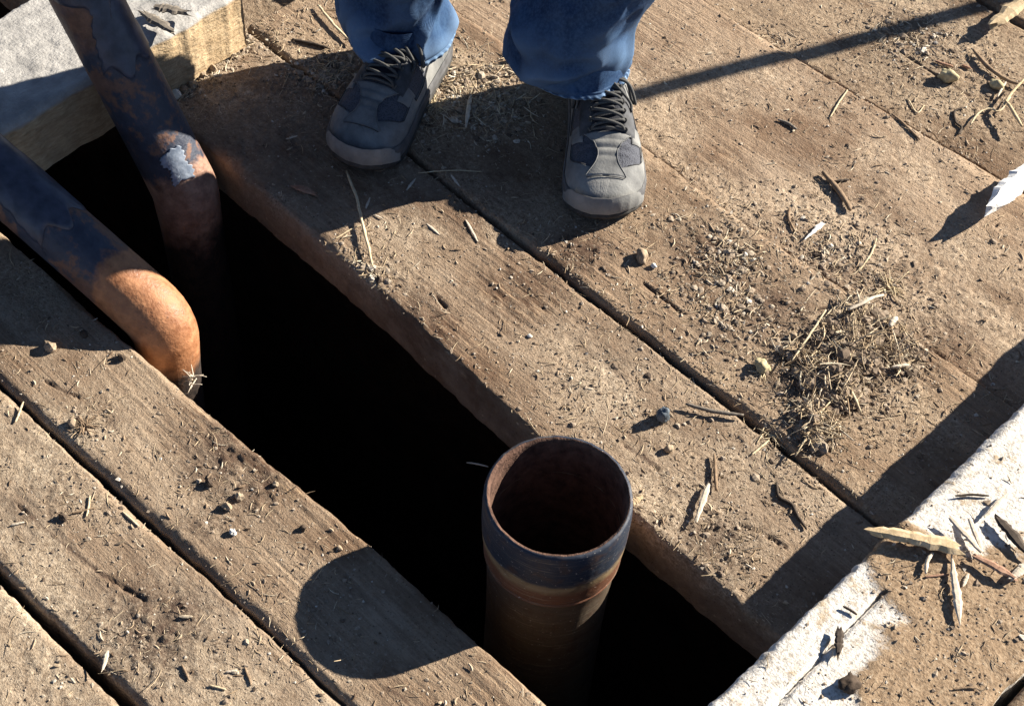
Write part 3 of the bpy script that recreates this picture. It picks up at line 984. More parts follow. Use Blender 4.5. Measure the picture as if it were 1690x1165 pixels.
def make_shoe(parent, heel, toe, mir, label):
    d = (toe - heel); d.z = 0; d.normalize()
    # local +Y = heel to toe
    M = Matrix(((d.y, d.x, 0, heel.x), (-d.x, d.y, 0, heel.y), (0, 0, 1, heel.z), (0, 0, 0, 1)))
    zz = .0035

    def put(nm, me, mat, par):
        me.transform(M @ Matrix.Translation((0, 0, zz)))
        return child(nm, me, mat, par)
    s = np.concatenate([np.linspace(0, .06, 14), np.linspace(.07, .9, 80), np.linspace(.905, 1, 26)])
    th = np.linspace(0, math.pi, 72)
    P = shoe_surface(s[:, None], th[None, :], 0, mir)
    up = put('shoe', mesh_np('shoe', P.reshape(-1, 3), grid_quads(len(s), len(th)), None, True), M_MESH, parent)
    up['label'] = label
    pi = math.pi

    def both(nm, s_of, th_of, nu, nv, mat, off=.0016):
        for k in (0, 1):
            put(nm, patch_mesh(nm, s_of, (lambda u, v: th_of(u, v)) if k == 0 else (lambda u, v: pi - th_of(u, v)), nu, nv, off, mir), mat, up)
    # mud guard along the bottom, closing over the toe
    def mg_top(s): return .50 + .22 * np.sin(s * 9) * (s < .6) + (pi / 2 + .02 - .50) * sstep(.74, .895, s)
    both('mudguard', lambda u, v: .20 + .80 * u, lambda u, v: .02 + (mg_top(.20 + .80 * u) + .14 * sstep(.88, .90, .20 + .80 * u) - .02) * v, 90, 24, M_SUEDE, .0018)
    both('heel_panel', lambda u, v: 0 + .24 * u, lambda u, v: .02 + (1.25 - .9 * u - .02) * v, 24, 16, M_SUEDE, .0022)
    # hourglass saddle over the toes
    def hg(s): return .19 + .36 * ((s - .775) / .10) ** 2
    put('toe_saddle', patch_mesh('toe_saddle', lambda u, v: .665 + .215 * u, lambda u, v: pi / 2 + (2 * v - 1) * np.minimum(hg(.665 + .215 * u), .62), 36, 26, .0024, mir), M_SUEDE, up)
    # eye stays either side of the laces and the strap from them to the guard
    M_SHADE = M_SUEDE_SHADE
    both('eyestay', lambda u, v: .36 + .315 * u, lambda u, v: pi / 2 - .30 - .05 * u - (.36 + .14 * np.sin(u * 3)) * v, 32, 14, M_SUEDE_SHADE, .0034)
    both('side_strap', lambda u, v: .585 + .085 * u + .03 * v, lambda u, v: .42 + (pi / 2 - .62 - .42) * v, 12, 20, M_SUEDE, .0026)
    both('side_strap', lambda u, v: .40 + .06 * u - .06 * v, lambda u, v: .45 + (pi / 2 - .70 - .45) * v, 12, 20, M_SUEDE, .0026)
    put('tongue', patch_mesh('tongue', lambda u, v: .34 + .33 * u, lambda u, v: pi / 2 + (2 * v - 1) * .36, 30, 18, .0030, mir), M_TONGUE, up)
    for q in (.44, .53):
        put('tongue_label', patch_mesh('tongue_label', lambda u, v: q + .035 * u, lambda u, v: pi / 2 + (2 * v - 1) * .16, 8, 8, .0042, mir), M_SEAM, up)
    # stitch lines
    def line(f, n, off, r, mat, nm):
        t = np.linspace(0, 1, n)
        sa, ta = zip(*[f(x) for x in t])
        p = shoe_surface(np.array(sa), np.array(ta), off, mir)
        V, Q, T = tube_arrays(p, np.full(n, r), 5)
        put(nm, mesh_np(nm, V, Q, T), mat, up)
    for sg in (1, -1):
        line(lambda x: (.67 + .205 * x, pi / 2 + sg * min(hg(.67 + .205 * x), .60) * .97), 30, .0026, .0007, M_SUEDE, 'piping')
        line(lambda x: (.30 + .52 * x, (lambda a: a if sg > 0 else pi - a)(float(mg_top(np.array(.30 + .52 * x))))), 40, .0022, .0006, M_SEAM, 'seam')
    line(lambda x: (.885, pi / 2 - .5 + 1.0 * x), 24, .0030, .0006, M_SEAM, 'seam')
    # laces
    def lace(pts, r=.0021, nm='lace'):
        p = [shoe_surface(np.array([a]), np.array([b]), o, mir)[0] for a, b, o in pts]
        p = smooth_path(p, 26)
        V, Q, T = tube_arrays(p, np.full(len(p), r), 7)
        put(nm, mesh_np(nm, V, Q, T), M_LACE, up)
    rows = [.655, .61, .565, .52, .475, .43]
    for a, b in zip(rows[:-1], rows[1:]):
        for sg in (1, -1):
            lace([(a, pi / 2 + sg * .36, .004), (a - .01, pi / 2 + sg * .26, .0085), ((a + b) / 2, pi / 2, .009 + .0016 * sg), (b + .008, pi / 2 - sg * .27, .0085), (b, pi / 2 - sg * .38, .004)])
    lace([(rows[0], pi / 2 - .38, .004), (rows[0] + .002, pi / 2, .0075), (rows[0], pi / 2 + .38, .004)])
    for rr in rows:
        for sg in (1, -1):
            lace([(rr - .012, pi / 2 + sg * .37, .003), (rr - .004, pi / 2 + sg * .42, .0065), (rr + .008, pi / 2 + sg * .40, .003)], .0015, 'eyelet_loop')
    # bow
    lace([(.41, pi / 2, .008), (.44, pi / 2 - .5, .017), (.49, pi / 2 - .92, .011), (.46, pi / 2 - 1.0, .006), (.42, pi / 2 - .7, .012), (.41, pi / 2, .010)], .0022)
    lace([(.41, pi / 2, .008), (.43, pi / 2 + .45, .016), (.47, pi / 2 + .85, .010), (.44, pi / 2 + .9, .006), (.40, pi / 2 + .5, .012), (.41, pi / 2, .010)], .0022)
    lace([(.41, pi / 2, .010), (.46, pi / 2 + .2, .012), (.50, pi / 2 + .62, .0075), (.54, pi / 2 + .70, .0045)], .0019)
    # sole: midsole wall with a groove, and the dark tread below
    ss = np.concatenate([np.linspace(0, .05, 14), np.linspace(.06, .92, 60), np.linspace(.93, 1, 20)])
    w = np.interp(ss, S_, W_) + .0045; c = np.interp(ss, S_, C_) * mir
    yy = ss * (SL + .008) - .004
    ol = np.concatenate([np.stack([c + w, yy], 1), np.stack([c - w, yy], 1)[::-1]])
    so = np.concatenate([ss, ss[::-1]])
    spring = .014 * sstep(.80, 1.0, so) ** 1.3 + .004 * sstep(.1, 0, so)
    ctr = np.array([0, .5 * SL])

    def ringz(sc, z): return np.concatenate([ctr + (ol - ctr) * sc, (z + spring)[:, None]], 1)
    lev = [(.93, .0075), (.985, .0075), (1.0, .010), (1.0, .0135), (.990, .0150), (.990, .0162), (1.0, .0178), (.998, .0225), (.985, .0265), (.955, .0275)]
    V = np.concatenate([ringz(a, b + (.004 * sstep(.9, 1., so) if b > .02 else 0)) for a, b in lev])
    put('midsole', mesh_np('midsole', V, grid_quads(len(lev), len(ol), True), None, True), M_SOLE, up)
    lev = [(.5, -.0035), (.95, -.0035), (.99, -.002), (1.0, .002), (.985, .0072), (.5, .0072)]
    V = np.concatenate([ringz(a, b) for a, b in lev])
    put('outsole', mesh_np('outsole', V, grid_quads(len(lev), len(ol), True), None, True), M_OUT, up)
    # toe bumper
    a = np.linspace(-1, 1, 40)
    idx = (so > .84)
    seg = ol[idx]; sg2 = so[idx]; spr = spring[idx]
    order = np.arange(len(seg))
    nb = len(order)
    rows_ = []
    for sc, z in ((1.004, .008), (1.012, .012), (1.010, .022), (1.0, .030), (.985, .034)):
        rows_.append(np.concatenate([ctr + (seg - ctr) * sc, (z * (.55 + .45 * sstep(.84, .94, sg2)) + spr)[:, None]], 1))
    V = np.concatenate(rows_)
    put('toe_bumper', mesh_np('toe_bumper', V, grid_quads(5, nb), None, True), M_SUEDE, up)
    return up


toeR, toeL = at(992, 366, .012), at(584, 280, .012)
dR, dL = Vector((.70, -.714, 0)).normalized(), Vector((.42, -.905, 0)).normalized()
toeR.z = toeL.z = 0.004
heelR, heelL = toeR - dR * SL, toeL - dL * SL
mid = (heelR + heelL) / 2
person = empty('person', (mid.x, mid.y, 0), 'person standing on the planks in blue jeans and grey lace up hiking shoes', 'person')
make_shoe(person, heelL, toeL, 1, 'grey hiking shoe with its toe in shade')
make_shoe(person, heelR, toeR, -1, 'grey hiking shoe in the sun with its laces tied in a bow')

Fb = Vector((.56, -.83, 0)).normalized(); Rv = Vector((-Fb.y, Fb.x, 0))       # front and (seen from the camera) right
HIP = mid + Fb * .02


def crease(a, z, sd):
    x, y = np.cos(a), np.sin(a)
    k = np.exp(-np.clip(z - .10, 0, 9) / .12) + .45 * np.exp(-((z - .5) / .12) ** 2) + .15
    n1 = vn(x * 1.1 + z * 3, y * 1.1 + 9, sd, z * 13 + x * 1.2) - .5
    n2 = np.abs(vn(x * 1.6 + 4, y * 1.6 + 7 - z * 6, sd + 5, z * 22 + y * 1.6) - .5)
    n3 = vn(x * 5, y * 5, sd + 8, z * 60) - .5
    n4 = np.abs(vn(x * 1.1 + 14, y * 1.1 + 3 + z * 5, sd + 12, z * 34 - x * 1.4) - .5)
    return k * (.036 * n1 - .034 * (n2 - .2) - .022 * (np.minimum(n4, .12) * -1 + .08)) + .0022 * n3


def leg_mesh(cents, a0, b0, fdir, sd, hem_front, hem_z):
    """trouser leg: cents rows (z, x, y, half width, half depth)"""
    c = np.array(cents)
    zs = np.concatenate([np.arange(0, .024, .0016), np.arange(.024, .34, .0042), np.arange(.34, c[-1][0], .018)])
    zs = zs[zs >= 0]
    n = 240
    a = np.arange(n) * 2 * math.pi / n
    lat = np.array([-fdir.y, fdir.x]); fr = np.array([fdir.x, fdir.y])
    rowsV = []; wear_light = []
    for i, z0 in enumerate(zs):
        z = hem_z + z0
        up = z + hem_front * np.clip(np.sin(a), -1, 1) * math.exp(-z0 / .05)
        cx = np.interp(z, c[:, 0], c[:, 1]); cy = np.interp(z, c[:, 0], c[:, 2])
        A = np.interp(z, c[:, 0], c[:, 3]); B = np.interp(z, c[:, 0], c[:, 4])
        cr = crease(a, np.full(n, z), sd) * min(1, z0 / .03 + .10)
        hem = 0.0
        if z0 < .0145:
            hem = .0026 + .0017 * np.sin(a * 38 + 2 * np.sin(a * 5)) * math.sin(math.pi * min(1, z0 / .0145))
        elif z0 < .018: hem = -.0018
        fx = (A + cr + hem) * np.cos(a); fy = (B + cr + hem) * np.sin(a)
        rowsV.append(np.stack([cx + lat[0] * fx + fr[0] * fy, cy + lat[1] * fx + fr[1] * fy, up + .006 * np.sin(a * 2 + sd) * math.exp(-z0 / .04)], 1))
        wv = (0.75 if z0 < .004 else (1.0 * np.clip(np.sin(a * 38 + 2 * np.sin(a * 5)), 0, 1) if z0 < .0145 else 0)) + 0 * a
        wear_light.append(np.maximum(wv, np.clip(cr * 28, 0, .5) * (z < .5)))
    # fold inside
    inner = []
    for sc, dz in ((.975, .0005), (.95, .02), (.9, .06)):
        ctr = rowsV[0].mean(0)
        r = ctr + (rowsV[0] - ctr) * np.array([sc, sc, 1]); r[:, 2] += dz; inner.append(r)
    V = np.concatenate([inner[2], inner[1], inner[0]] + rowsV)
    W = np.concatenate([np.zeros(3 * n)] + wear_light)
    return V, grid_quads(3 + len(zs), n, True), W


ankR, ankL = heelR + dR * .075, heelL + dL * .072
kneeR = ankR + (HIP + Rv * .10 - ankR) * .52 + Fb * .045 + Rv * .045; kneeL = ankL + (HIP - Rv * .10 - ankL) * .52 + Fb * .045
hipR, hipL = HIP + Rv * .10, HIP - Rv * .10


def cents(ank, knee, hip, k0, l0, lean, kd=1.0):
    return [(0.0, ank.x + l0[0], ank.y + l0[1], .064 * k0, .076), (.05, ank.x + l0[0], ank.y + l0[1], .065 * k0, .078), (.078, ank.x + l0[0] * .7 + lean[0] * .3, ank.y + l0[1] * .7 + lean[1] * .3, .071 * k0, .080),
            (.11, ank.x + lean[0], ank.y + lean[1], .084 * k0, .084 * kd), (.18, ank.x + lean[0], ank.y + lean[1], .088 * k0, .084 * kd), (.30, ank.x * .6 + knee.x * .4, ank.y * .6 + knee.y * .4, .076 * k0, .080),
            (.50, knee.x, knee.y, .088, .092), (.72, knee.x * .45 + hip.x * .55, knee.y * .45 + hip.y * .55, .098, .105), (.92, hip.x, hip.y, .105, .125), (.96, hip.x, hip.y, .10, .12)]


LL0, LR0 = (-.016, -.010), (-.020, -.016)
V1, Q1, W1 = leg_mesh(cents(ankL, kneeL, hipL, .84, LL0, (-.026, -.010), .85), 0, 0, dL, 901, .026, .054)
V2, Q2, W2 = leg_mesh(cents(ankR, kneeR, hipR, .92, LR0, (-.040, -.034)), 0, 0, dR, 950, .040, .070)
# seat of the jeans
n = 64
a = np.arange(n) * 2 * math.pi / n
rows = []
for z, A, B in ((.80, .06, .09), (.83, .15, .115), (.90, .195, .13), (.97, .19, .125), (1.04, .175, .115), (1.05, .168, .11)):
    rows.append(np.stack([HIP.x + Rv.x * A * np.cos(a) + Fb.x * B * np.sin(a), HIP.y + Rv.y * A * np.cos(a) + Fb.y * B * np.sin(a), z + 0 * a], 1))
V3 = np.concatenate(rows); Q3 = grid_quads(len(rows), n, True)
V = np.concatenate([V1, V2, V3]); Q = np.concatenate([Q1, Q2 + len(V1), Q3 + len(V1) + len(V2)])
jeans = child('jeans', mesh_np('jeans', V, Q, None, True, {'wear_light': np.concatenate([W1, W2, np.zeros(len(V3))])}), M_DENIM, person)


def skin(name, verts, edges, radii, mat, parent, root=0, sub=2):
    me = bpy.data.meshes.new(name); me.from_pydata([tuple(v) for v in verts], edges, []); me.update()
    o = bpy.data.objects.new(name, me); COL.objects.link(o)
    mo = o.modifiers.new('skin', 'SKIN'); mo.use_smooth_shade = True
    for i, r in enumerate(radii):
        sv = me.skin_vertices[0].data[i]
        sv.radius = r if hasattr(r, '__len__') else (r, r)
        sv.use_root = (i == root)
    o.modifiers.new('sub', 'SUBSURF').levels = sub
    dg = bpy.context.evaluated_depsgraph_get()
    m2 = bpy.data.meshes.new_from_object(o.evaluated_get(dg)); m2.name = name
    bpy.data.objects.remove(o)
    for p in m2.polygons: p.use_smooth = True
    m2.materials.clear()
    return child(name, m2, mat, parent)


M_SKIN = mat_plain('skin', (.42, .25, .17), .55, .35, 60, .15, .1)
M_JACK = mat_plain('canvas_work_jacket', (.16, .115, .07), .9, .1, 40, .3, .5)
M_HAIR = mat_plain('short_brown_hair', (.06, .04, .028), .7, .2, 200, .5, .6)
M_EYE = mat_plain('eye_white', (.7, .7, .68), .3, .5, 10, .05, 0)
M_LIP = mat_plain('lips', (.36, .16, .13), .5, .3, 40, .15, .1)
Zv = Vector((0, 0, 1))
B = lambda r, f, z: HIP + Rv * r + Fb * f + Zv * z
bv, be, br = [], [], []


def node(p, r, par=None):
    bv.append(p); br.append(r)
    if par is not None: be.append((par, len(bv) - 1))
    return len(bv) - 1


pel = node(B(0, 0, .96), (.13, .10)); wst = node(B(0, 0, 1.10), (.13, .095), pel); chs = node(B(0, .0, 1.30), (.155, .105), wst)
nk0 = node(B(0, .0, 1.46), (.07, .065), chs); nk = node(B(0, .015, 1.53), (.055, .055), nk0)
hd0 = node(B(0, .045, 1.585), (.062, .070), nk); hd1 = node(B(0, .045, 1.66), (.076, .092), hd0); hd2 = node(B(0, .03, 1.735), (.062, .075), hd1)
nose = node(B(0, .150, 1.645), .011, hd1)
for sg, hip, knee, ank in ((1, hipR, kneeR, ankR), (-1, hipL, kneeL, ankL)):
    e = node(B(sg * .085, .035, 1.655), .012, hd1)
    sh = node(B(sg * .185, 0, 1.42), .055, chs); el = node(B(sg * .255, -.03, 1.14), .042, sh); wr = node(B(sg * .27, .05, .89), .028, el)
    pm = node(B(sg * .272, .075, .815), (.024, .036), wr)
    for k, (ff, ln) in enumerate(((.028, .075), (.010, .085), (-.008, .08), (-.026, .062))):
        f1 = node(B(sg * .272, .082 + ff, .775), .0105, pm); f2 = node(B(sg * .264, .09 + ff, .775 - ln * .5), .0095, f1); node(B(sg * .245, .094 + ff, .775 - ln * .9), .008, f2)
    t1_ = node(B(sg * .262, .115, .83), .012, pm); node(B(sg * .25, .135, .79), .0095, t1_)
    th = node(hip + Zv * .84, .075, pel); kn = node(Vector((knee.x, knee.y, .5)), .055, th); l0 = LR0 if sg > 0 else LL0; sn = node(Vector((ank.x - .038, ank.y - .026, .20)), .034, kn); an = node(Vector((ank.x + l0[0], ank.y + l0[1], .10)), .028, sn)
    node(Vector((ank.x + l0[0], ank.y + l0[1], .055)) + (dR if sg > 0 else dL) * .03, .03, an)
skin('body', bv, be, br, M_SKIN, person)
jv, je, jr = [], [], []


def jn(p, r, par=None):
    jv.append(p); jr.append(r)
    if par is not None: je.append((par, len(jv) - 1))
    return len(jv) - 1


a0 = jn(B(0, 0, .95), (.205, .15)); a1 = jn(B(0, 0, 1.12), (.19, .135), a0); a2 = jn(B(0, 0, 1.32), (.20, .145), a1); a3 = jn(B(0, .0, 1.46), (.095, .085), a2)
for sg in (1, -1):
    s1 = jn(B(sg * .19, 0, 1.42), .082, a2); s2 = jn(B(sg * .258, -.03, 1.14), .064, s1); s3 = jn(B(sg * .27, .045, .90), .05, s2)
skin('jacket', jv, je, jr, M_JACK, person)
M_SOCK = mat_plain('dark_sock_knit', (.03, .03, .034), .95, .1, 400, .4, .5)
for an_, l0 in ((ankL, LL0), (ankR, LR0)):
    c_ = an_ + Vector((l0[0], l0[1], 0))
    u_ = an_ + Vector((-.038, -.026, 0))
    tube('sock', [c_ + Zv * .06, c_ + Zv * .10, (c_ + u_) / 2 + Zv * .15, u_ + Zv * .20], [.036, .034, .036, .040], M_SOCK, person, 24)
# hair, eyes, mouth
bm = bmesh.new(); bmesh.ops.create_uvsphere(bm, u_segments=28, v_segments=18, radius=1)
for v in bm.verts:
    v.co = B(0, .022, 1.70) + Rv * (v.co.x * .083) + Fb * (v.co.y * .102 * (1 if v.co.y < 0 else .9)) + Zv * (max(v.co.z, -.5 if v.co.y < 0 else -.05) * .082)
hm = bpy.data.meshes.new('hair'); bm.to_mesh(hm); bm.free()
child('hair', hm, M_HAIR, person)
for sg in (1, -1):
    bm = bmesh.new(); bmesh.ops.create_uvsphere(bm, u_segments=14, v_segments=10, radius=.0125)
    bmesh.ops.translate(bm, verts=bm.verts, vec=B(sg * .032, .118, 1.668))
    em = bpy.data.meshes.new('eye'); bm.to_mesh(em); bm.free(); child('eye', em, M_EYE, person)
tube('mouth', [B(-.026, .110, 1.598), B(0, .120, 1.597), B(.026, .110, 1.598)], [.003, .0065, .003], M_LIP, person, 8)

# ------------------------------------------------------------------ loose litter: uncountable grit, straw and chips
def mat_tint(name, stops, rough=0.92, sc=300):
    t = NT(name, rough, 0.15)
    n = t.noise(t.map(), sc, 3)
    c = t.ramp(t.attr('tint'), stops)
    return t.done(t.mix(t.ramp(n, [(0.35, 0.45), (0.65, 0.0)]), c, (.07, .05, .036)), t.bump(n, 0.4, 0.001))


M_GRIT = mat_tint('crumbled_dirt', [(0.0, (.06, .045, .035)), (0.22, (.18, .135, .098)), (0.55, (.33, .262, .195)), (0.9, (.45, .38, .295)), (1.0, (.60, .55, .47))])
M_STRAW = mat_tint('dry_straw', [(0.0, (.15, .10, .062)), (0.3, (.33, .24, .15)), (0.75, (.55, .44, .29)), (1.0, (.70, .62, .47))], .8)
M_CHIP = mat_tint('wood_chips', [(0.0, (.10, .066, .042)), (0.4, (.28, .20, .13)), (0.8, (.48, .38, .26)), (1.0, (.66, .58, .45))], .85)

LITTER = spots([(1400, 610, .10, 1.6), (1350, 670, .07, 1.2), (1450, 540, .08, 1.2), (1340, 560, .05, .8), (1300, 760, .05, .6), (760, 150, .08, 1.6), (700, 190, .05, 1.2), (820, 190, .06, 1.2),
                (540, 130, .06, 1.3), (480, 60, .07, .6), (340, 130, .05, 1.1), (400, 80, .04, 1.1), (1350, 400, .09, .7), (1500, 60, .10, .7),
                (1400, 150, .06, .5), (1600, 120, .10, .6), (620, 440, .05, 1.0), (580, 420, .04, .8), (960, 640, .08, .7), (1130, 820, .06, .7),
                (1180, 890, .05, 1.0), (140, 700, .035, .9), (380, 800, .06, .2), (140, 840, .06, .6), (230, 1040, .05, .6), (1560, 960, .08, .3), (1190, 430, .09, .8),
                (1270, 540, .09, .6), (1480, 620, .06, .9), (1160, 760, .06, .5), (420, 1090, .05, .4), (1440, 470, .06, .8)])
GAPS = [(p1.yhi, .012), (p2.yhi, .012), (p3.yhi, .014)]


def litter_density(x, y):
    d = field(LITTER, x, y, 303) + .30 * sstep(.5, .75, fbm(x * 9, y * 9, 305, 4)) + .05
    for f, w in GAPS:
        yy = f(x)
        d = d + .5 * np.exp(-((y - yy - .012) / .02) ** 2) * sstep(.40, .65, fbm(x * 8, yy * 3, 309, 2))
    return d


def pick(n, base=0.0, seed=1, power=1.0):
    rg = np.random.default_rng(seed)
    ox, oy = [], []
    got = 0
    while got < n:
        x = rg.uniform(-1.82, -.36, 60000); y = rg.uniform(.22, 2.08, 60000)
        p = np.clip((litter_density(x, y) ** power + base) / 1.6, 0, 1)
        k = rg.random(60000) < p * .6
        # only what the place in front of the camera shows
        v = np.stack([x, y, -CAM_H + 0 * x], 1)
        dep = v @ FW
        u = 845 + F_PX * (v @ RT) / dep; w = 582.5 - F_PX * (v @ UP) / dep
        k &= (u > -250) & (u < 1940) & (w > -250) & (w < 1400)
        x, y = x[k], y[k]
        z = surf(x, y); ok = ~np.isnan(z)
        ox.append(np.stack([x[ok], y[ok], z[ok]], 1)); got += ok.sum()
    return np.concatenate(ox)[:n]


OCT = np.array([(1, 0, 0), (-1, 0, 0), (0, 1, 0), (0, -1, 0), (0, 0, 1), (0, 0, -1)], float)
OCT_T = np.array([(0, 2, 4), (2, 1, 4), (1, 3, 4), (3, 0, 4), (2, 0, 5), (1, 2, 5), (3, 1, 5), (0, 3, 5)])
_bm = bmesh.new(); bmesh.ops.create_icosphere(_bm, subdivisions=1, radius=1)
ICO = np.array([v.co for v in _bm.verts]); ICO_T = np.array([[v.index for v in f.verts] for f in _bm.faces]); _bm.free()


def rand_rot(rg, n):
    q = rg.normal(size=(n, 4)); q /= np.linalg.norm(q, axis=1)[:, None]
    w, x, y, z = q.T
    return np.stack([np.stack([1 - 2 * (y * y + z * z), 2 * (x * y - z * w), 2 * (x * z + y * w)], -1),
                     np.stack([2 * (x * y + z * w), 1 - 2 * (x * x + z * z), 2 * (y * z - x * w)], -1),
                     np.stack([2 * (x * z - y * w), 2 * (y * z + x * w), 1 - 2 * (x * x + y * y)], -1)], 1)


def lumps(P, r, base, tri, rg, tint, name, mat, jit=.45):
    n = len(P); m = len(base)
    v = base[None] * (1 + jit * (rg.random((n, m, 1)) - .5) * 2) * r[:, None, None]
    v = v * rg.uniform(.6, 1.3, (n, 1, 3))
    v = np.einsum('nij,nmj->nmi', rand_rot(rg, n), v)
    v[:, :, 2] *= .58
    v = v + P[:, None, :] + np.array([0, 0, 1]) * (r * .10)[:, None, None]
    t = tri[None] + (np.arange(n) * m)[:, None, None]
    me = mesh_np(name, v.reshape(-1, 3), None, t.reshape(-1, 3), False, {'tint': np.repeat(tint, m)})
    o = obj(name, me, mat); o['kind'] = 'stuff'
    return o


rg = np.random.default_rng(21)
P = pick(34000, .14, 31)
r = np.clip(np.exp(rg.normal(math.log(.00098), .48, len(P))), .0005, .0030)
lumps(P, r, OCT, OCT_T, rg, np.clip(rg.normal(.55, .25, len(P)), 0, 1), 'dirt_grit', M_GRIT)
P = pick(900, 0.0, 33, 1.5)
r = np.clip(np.exp(rg.normal(math.log(.0025), .33, len(P))), .0016, .0055)
lumps(P, r, ICO, ICO_T, rg, np.clip(rg.normal(.48, .22, len(P)), 0, 1), 'dirt_crumbs', M_GRIT, .3)


def slivers(P, ln, wd, rg, tint, name, mat, tilt=.18, flat=.6, lift=None):
    n = len(P)
    a = rg.uniform(0, 2 * math.pi, n); el = rg.normal(0, tilt, n)
    D = np.stack([np.cos(a) * np.cos(el), np.sin(a) * np.cos(el), np.sin(el)], 1)
    S = np.stack([-np.sin(a), np.cos(a), 0 * a], 1); U = np.cross(D, S)
    bend = rg.normal(0, .10, n)
    V = np.zeros((n, 12, 3))
    for i, (t, w) in enumerate(((-.5, .55), (-.1, 1.0), (.22, .9), (.5, .4))):
        c = P + D * (ln * t)[:, None] + S * (ln * bend * (t * t * 4 - .3))[:, None]
        for j, (sx, sz) in enumerate(((-1, -.5), (1, -.5), (0, 1))):
            V[:, i * 3 + j] = c + S * (wd * w * sx * .5)[:, None] + U * (wd * w * sz * flat * .5)[:, None]
    zup = np.abs(np.sin(el)) * ln * .5 + wd * .3
    V[:, :, 2] += (zup if lift is None else zup + lift)[:, None]
    tri = [(0, 1, 2), (9, 11, 10)]
    for i in range(3):
        for j in range(3):
            k = (j + 1) % 3; a_ = i * 3
            tri += [(a_ + j, a_ + 3 + j, a_ + 3 + k), (a_ + j, a_ + 3 + k, a_ + k)]
    t = np.array(tri)[None] + (np.arange(n) * 12)[:, None, None]
    me = mesh_np(name, V.reshape(-1, 3), None, t.reshape(-1, 3), False, {'tint': np.repeat(tint, 12)})
    o = obj(name, me, mat); o['kind'] = 'stuff'
    return o


P = pick(6500, .03, 41, 1.15)
slivers(P, np.clip(np.exp(rg.normal(math.log(.0085), .55, len(P))), .003, .032), rg.uniform(.0005, .0013, len(P)), rg, np.clip(rg.normal(.55, .25, len(P)), 0, 1), 'straw_litter', M_STRAW)
P = pick(1500, .05, 43)
slivers(P, np.clip(np.exp(rg.normal(math.log(.007), .4, len(P))), .003, .017), rg.uniform(.0015, .0038, len(P)), rg, np.clip(rg.normal(.5, .28, len(P)), 0, 1), 'chip_litter', M_CHIP, .12, .35)
# heaped litter on the wide plank: clods, straw and chaff piled a few centimetres high
HEAP = [(1395, 590, .050, .026), (1370, 640, .042, .030), (1345, 700, .030, .016), (1430, 545, .045, .018), (1400, 560, .035, .018), (1470, 580, .04, .010), (1310, 590, .012, .012), (1345, 725, .020, .012)]
HPOS = []
for px, py, rad, hh in HEAP:
    c = at(px, py)
    n = int(9000 * rad / .05 * .16)
    a = rg.uniform(0, 2 * math.pi, n); q = np.sqrt(rg.random(n)) * rad
    x, y = c.x + np.cos(a) * q * 1.1, c.y + np.sin(a) * q * .9
    z = surf(x, y); z = np.where(np.isnan(z), 0, z)
    top = .55 * hh * (1 - (q / rad) ** 1.5) * (.45 + 1.1 * fbm(x * 60, y * 60, 909, 3))
    HPOS.append(np.stack([x, y, z + top * rg.random(n) ** .45], 1))
HP = np.concatenate(HPOS)
lumps(HP, np.clip(np.exp(rg.normal(math.log(.0032), .5, len(HP))), .0012, .010), ICO, ICO_T, rg, np.clip(rg.normal(.34, .22, len(HP)), 0, 1), 'heaped_clods', M_GRIT, .3)
k = rg.random(len(HP)) < .17
slivers(HP[k], np.clip(np.exp(rg.normal(math.log(.017), .5, k.sum())), .005, .05), rg.uniform(.0008, .0026, k.sum()), rg, np.clip(rg.normal(.58, .26, k.sum()), 0, 1), 'heaped_straw', M_STRAW, .30, .6, lift=.003)
# row of crumbs along the foot of the pale timber and in the bright litter between the shoes
row = []
for a_, b_, n, sp in (((275, 172), (415, 62), 420, .012), ((690, 205), (850, 150), 420, .03), ((730, 130), (830, 190), 380, .03), ((495, 120), (575, 120), 260, .018), ((520, 145), (560, 105), 120, .012),
                      ((1345, 390), (1420, 450), 200, .03), ((1180, 440), (1230, 420), 200, .02), ((1170, 500), (1290, 560), 260, .04), ((590, 440), (615, 470), 160, .010), ((1560, 55), (1470, 40), 200, .03)):
    A, Bq = at(*a_), at(*b_)
    t = rg.random(n)
    row.append(np.stack([A.x + (Bq.x - A.x) * t + rg.normal(0, sp, n), A.y + (Bq.y - A.y) * t + rg.normal(0, sp, n)], 1))
row = np.concatenate(row)
z = surf(row[:, 0], row[:, 1]); ok = ~np.isnan(z)
P = np.concatenate([row[ok], z[ok][:, None]], 1)
lumps(P, np.clip(np.exp(rg.normal(math.log(.0021), .5, len(P))), .001, .0065), ICO, ICO_T, rg, np.clip(rg.normal(.62, .24, len(P)), 0, 1), 'dry_clods', M_GRIT, .35)
k = rg.random(len(P)) < .55
slivers(P[k], np.clip(np.exp(rg.normal(math.log(.012), .45, k.sum())), .005, .03), rg.uniform(.0007, .0022, k.sum()), rg, np.clip(rg.normal(.68, .22, k.sum()), 0, 1), 'straw_flecks', M_STRAW, .3)
# grit on the whitewashed timber
n = 3600
x = rg.uniform(-.33, -.15, n); y = rg.uniform(.55, 1.35, n)
D = white_dirt(x, y); kk = rg.random(n) < (.12 + .88 * D)
x, y = x[kk], y[kk]
h, _ = timber_top(x, y, 'white')
P = np.stack([x, y, TZ + h], 1)
lumps(P, np.clip(np.exp(rg.normal(math.log(.0012), .45, len(P))), .0006, .004), OCT, OCT_T, rg, np.clip(rg.normal(.45, .25, len(P)), 0, 1), 'timber_grit', M_GRIT)
k = rg.random(len(P)) < .10
slivers(P[k], rg.uniform(.004, .016, k.sum()), rg.uniform(.0006, .0016, k.sum()), rg, np.clip(rg.normal(.6, .22, k.sum()), 0, 1), 'timber_chaff', M_STRAW)

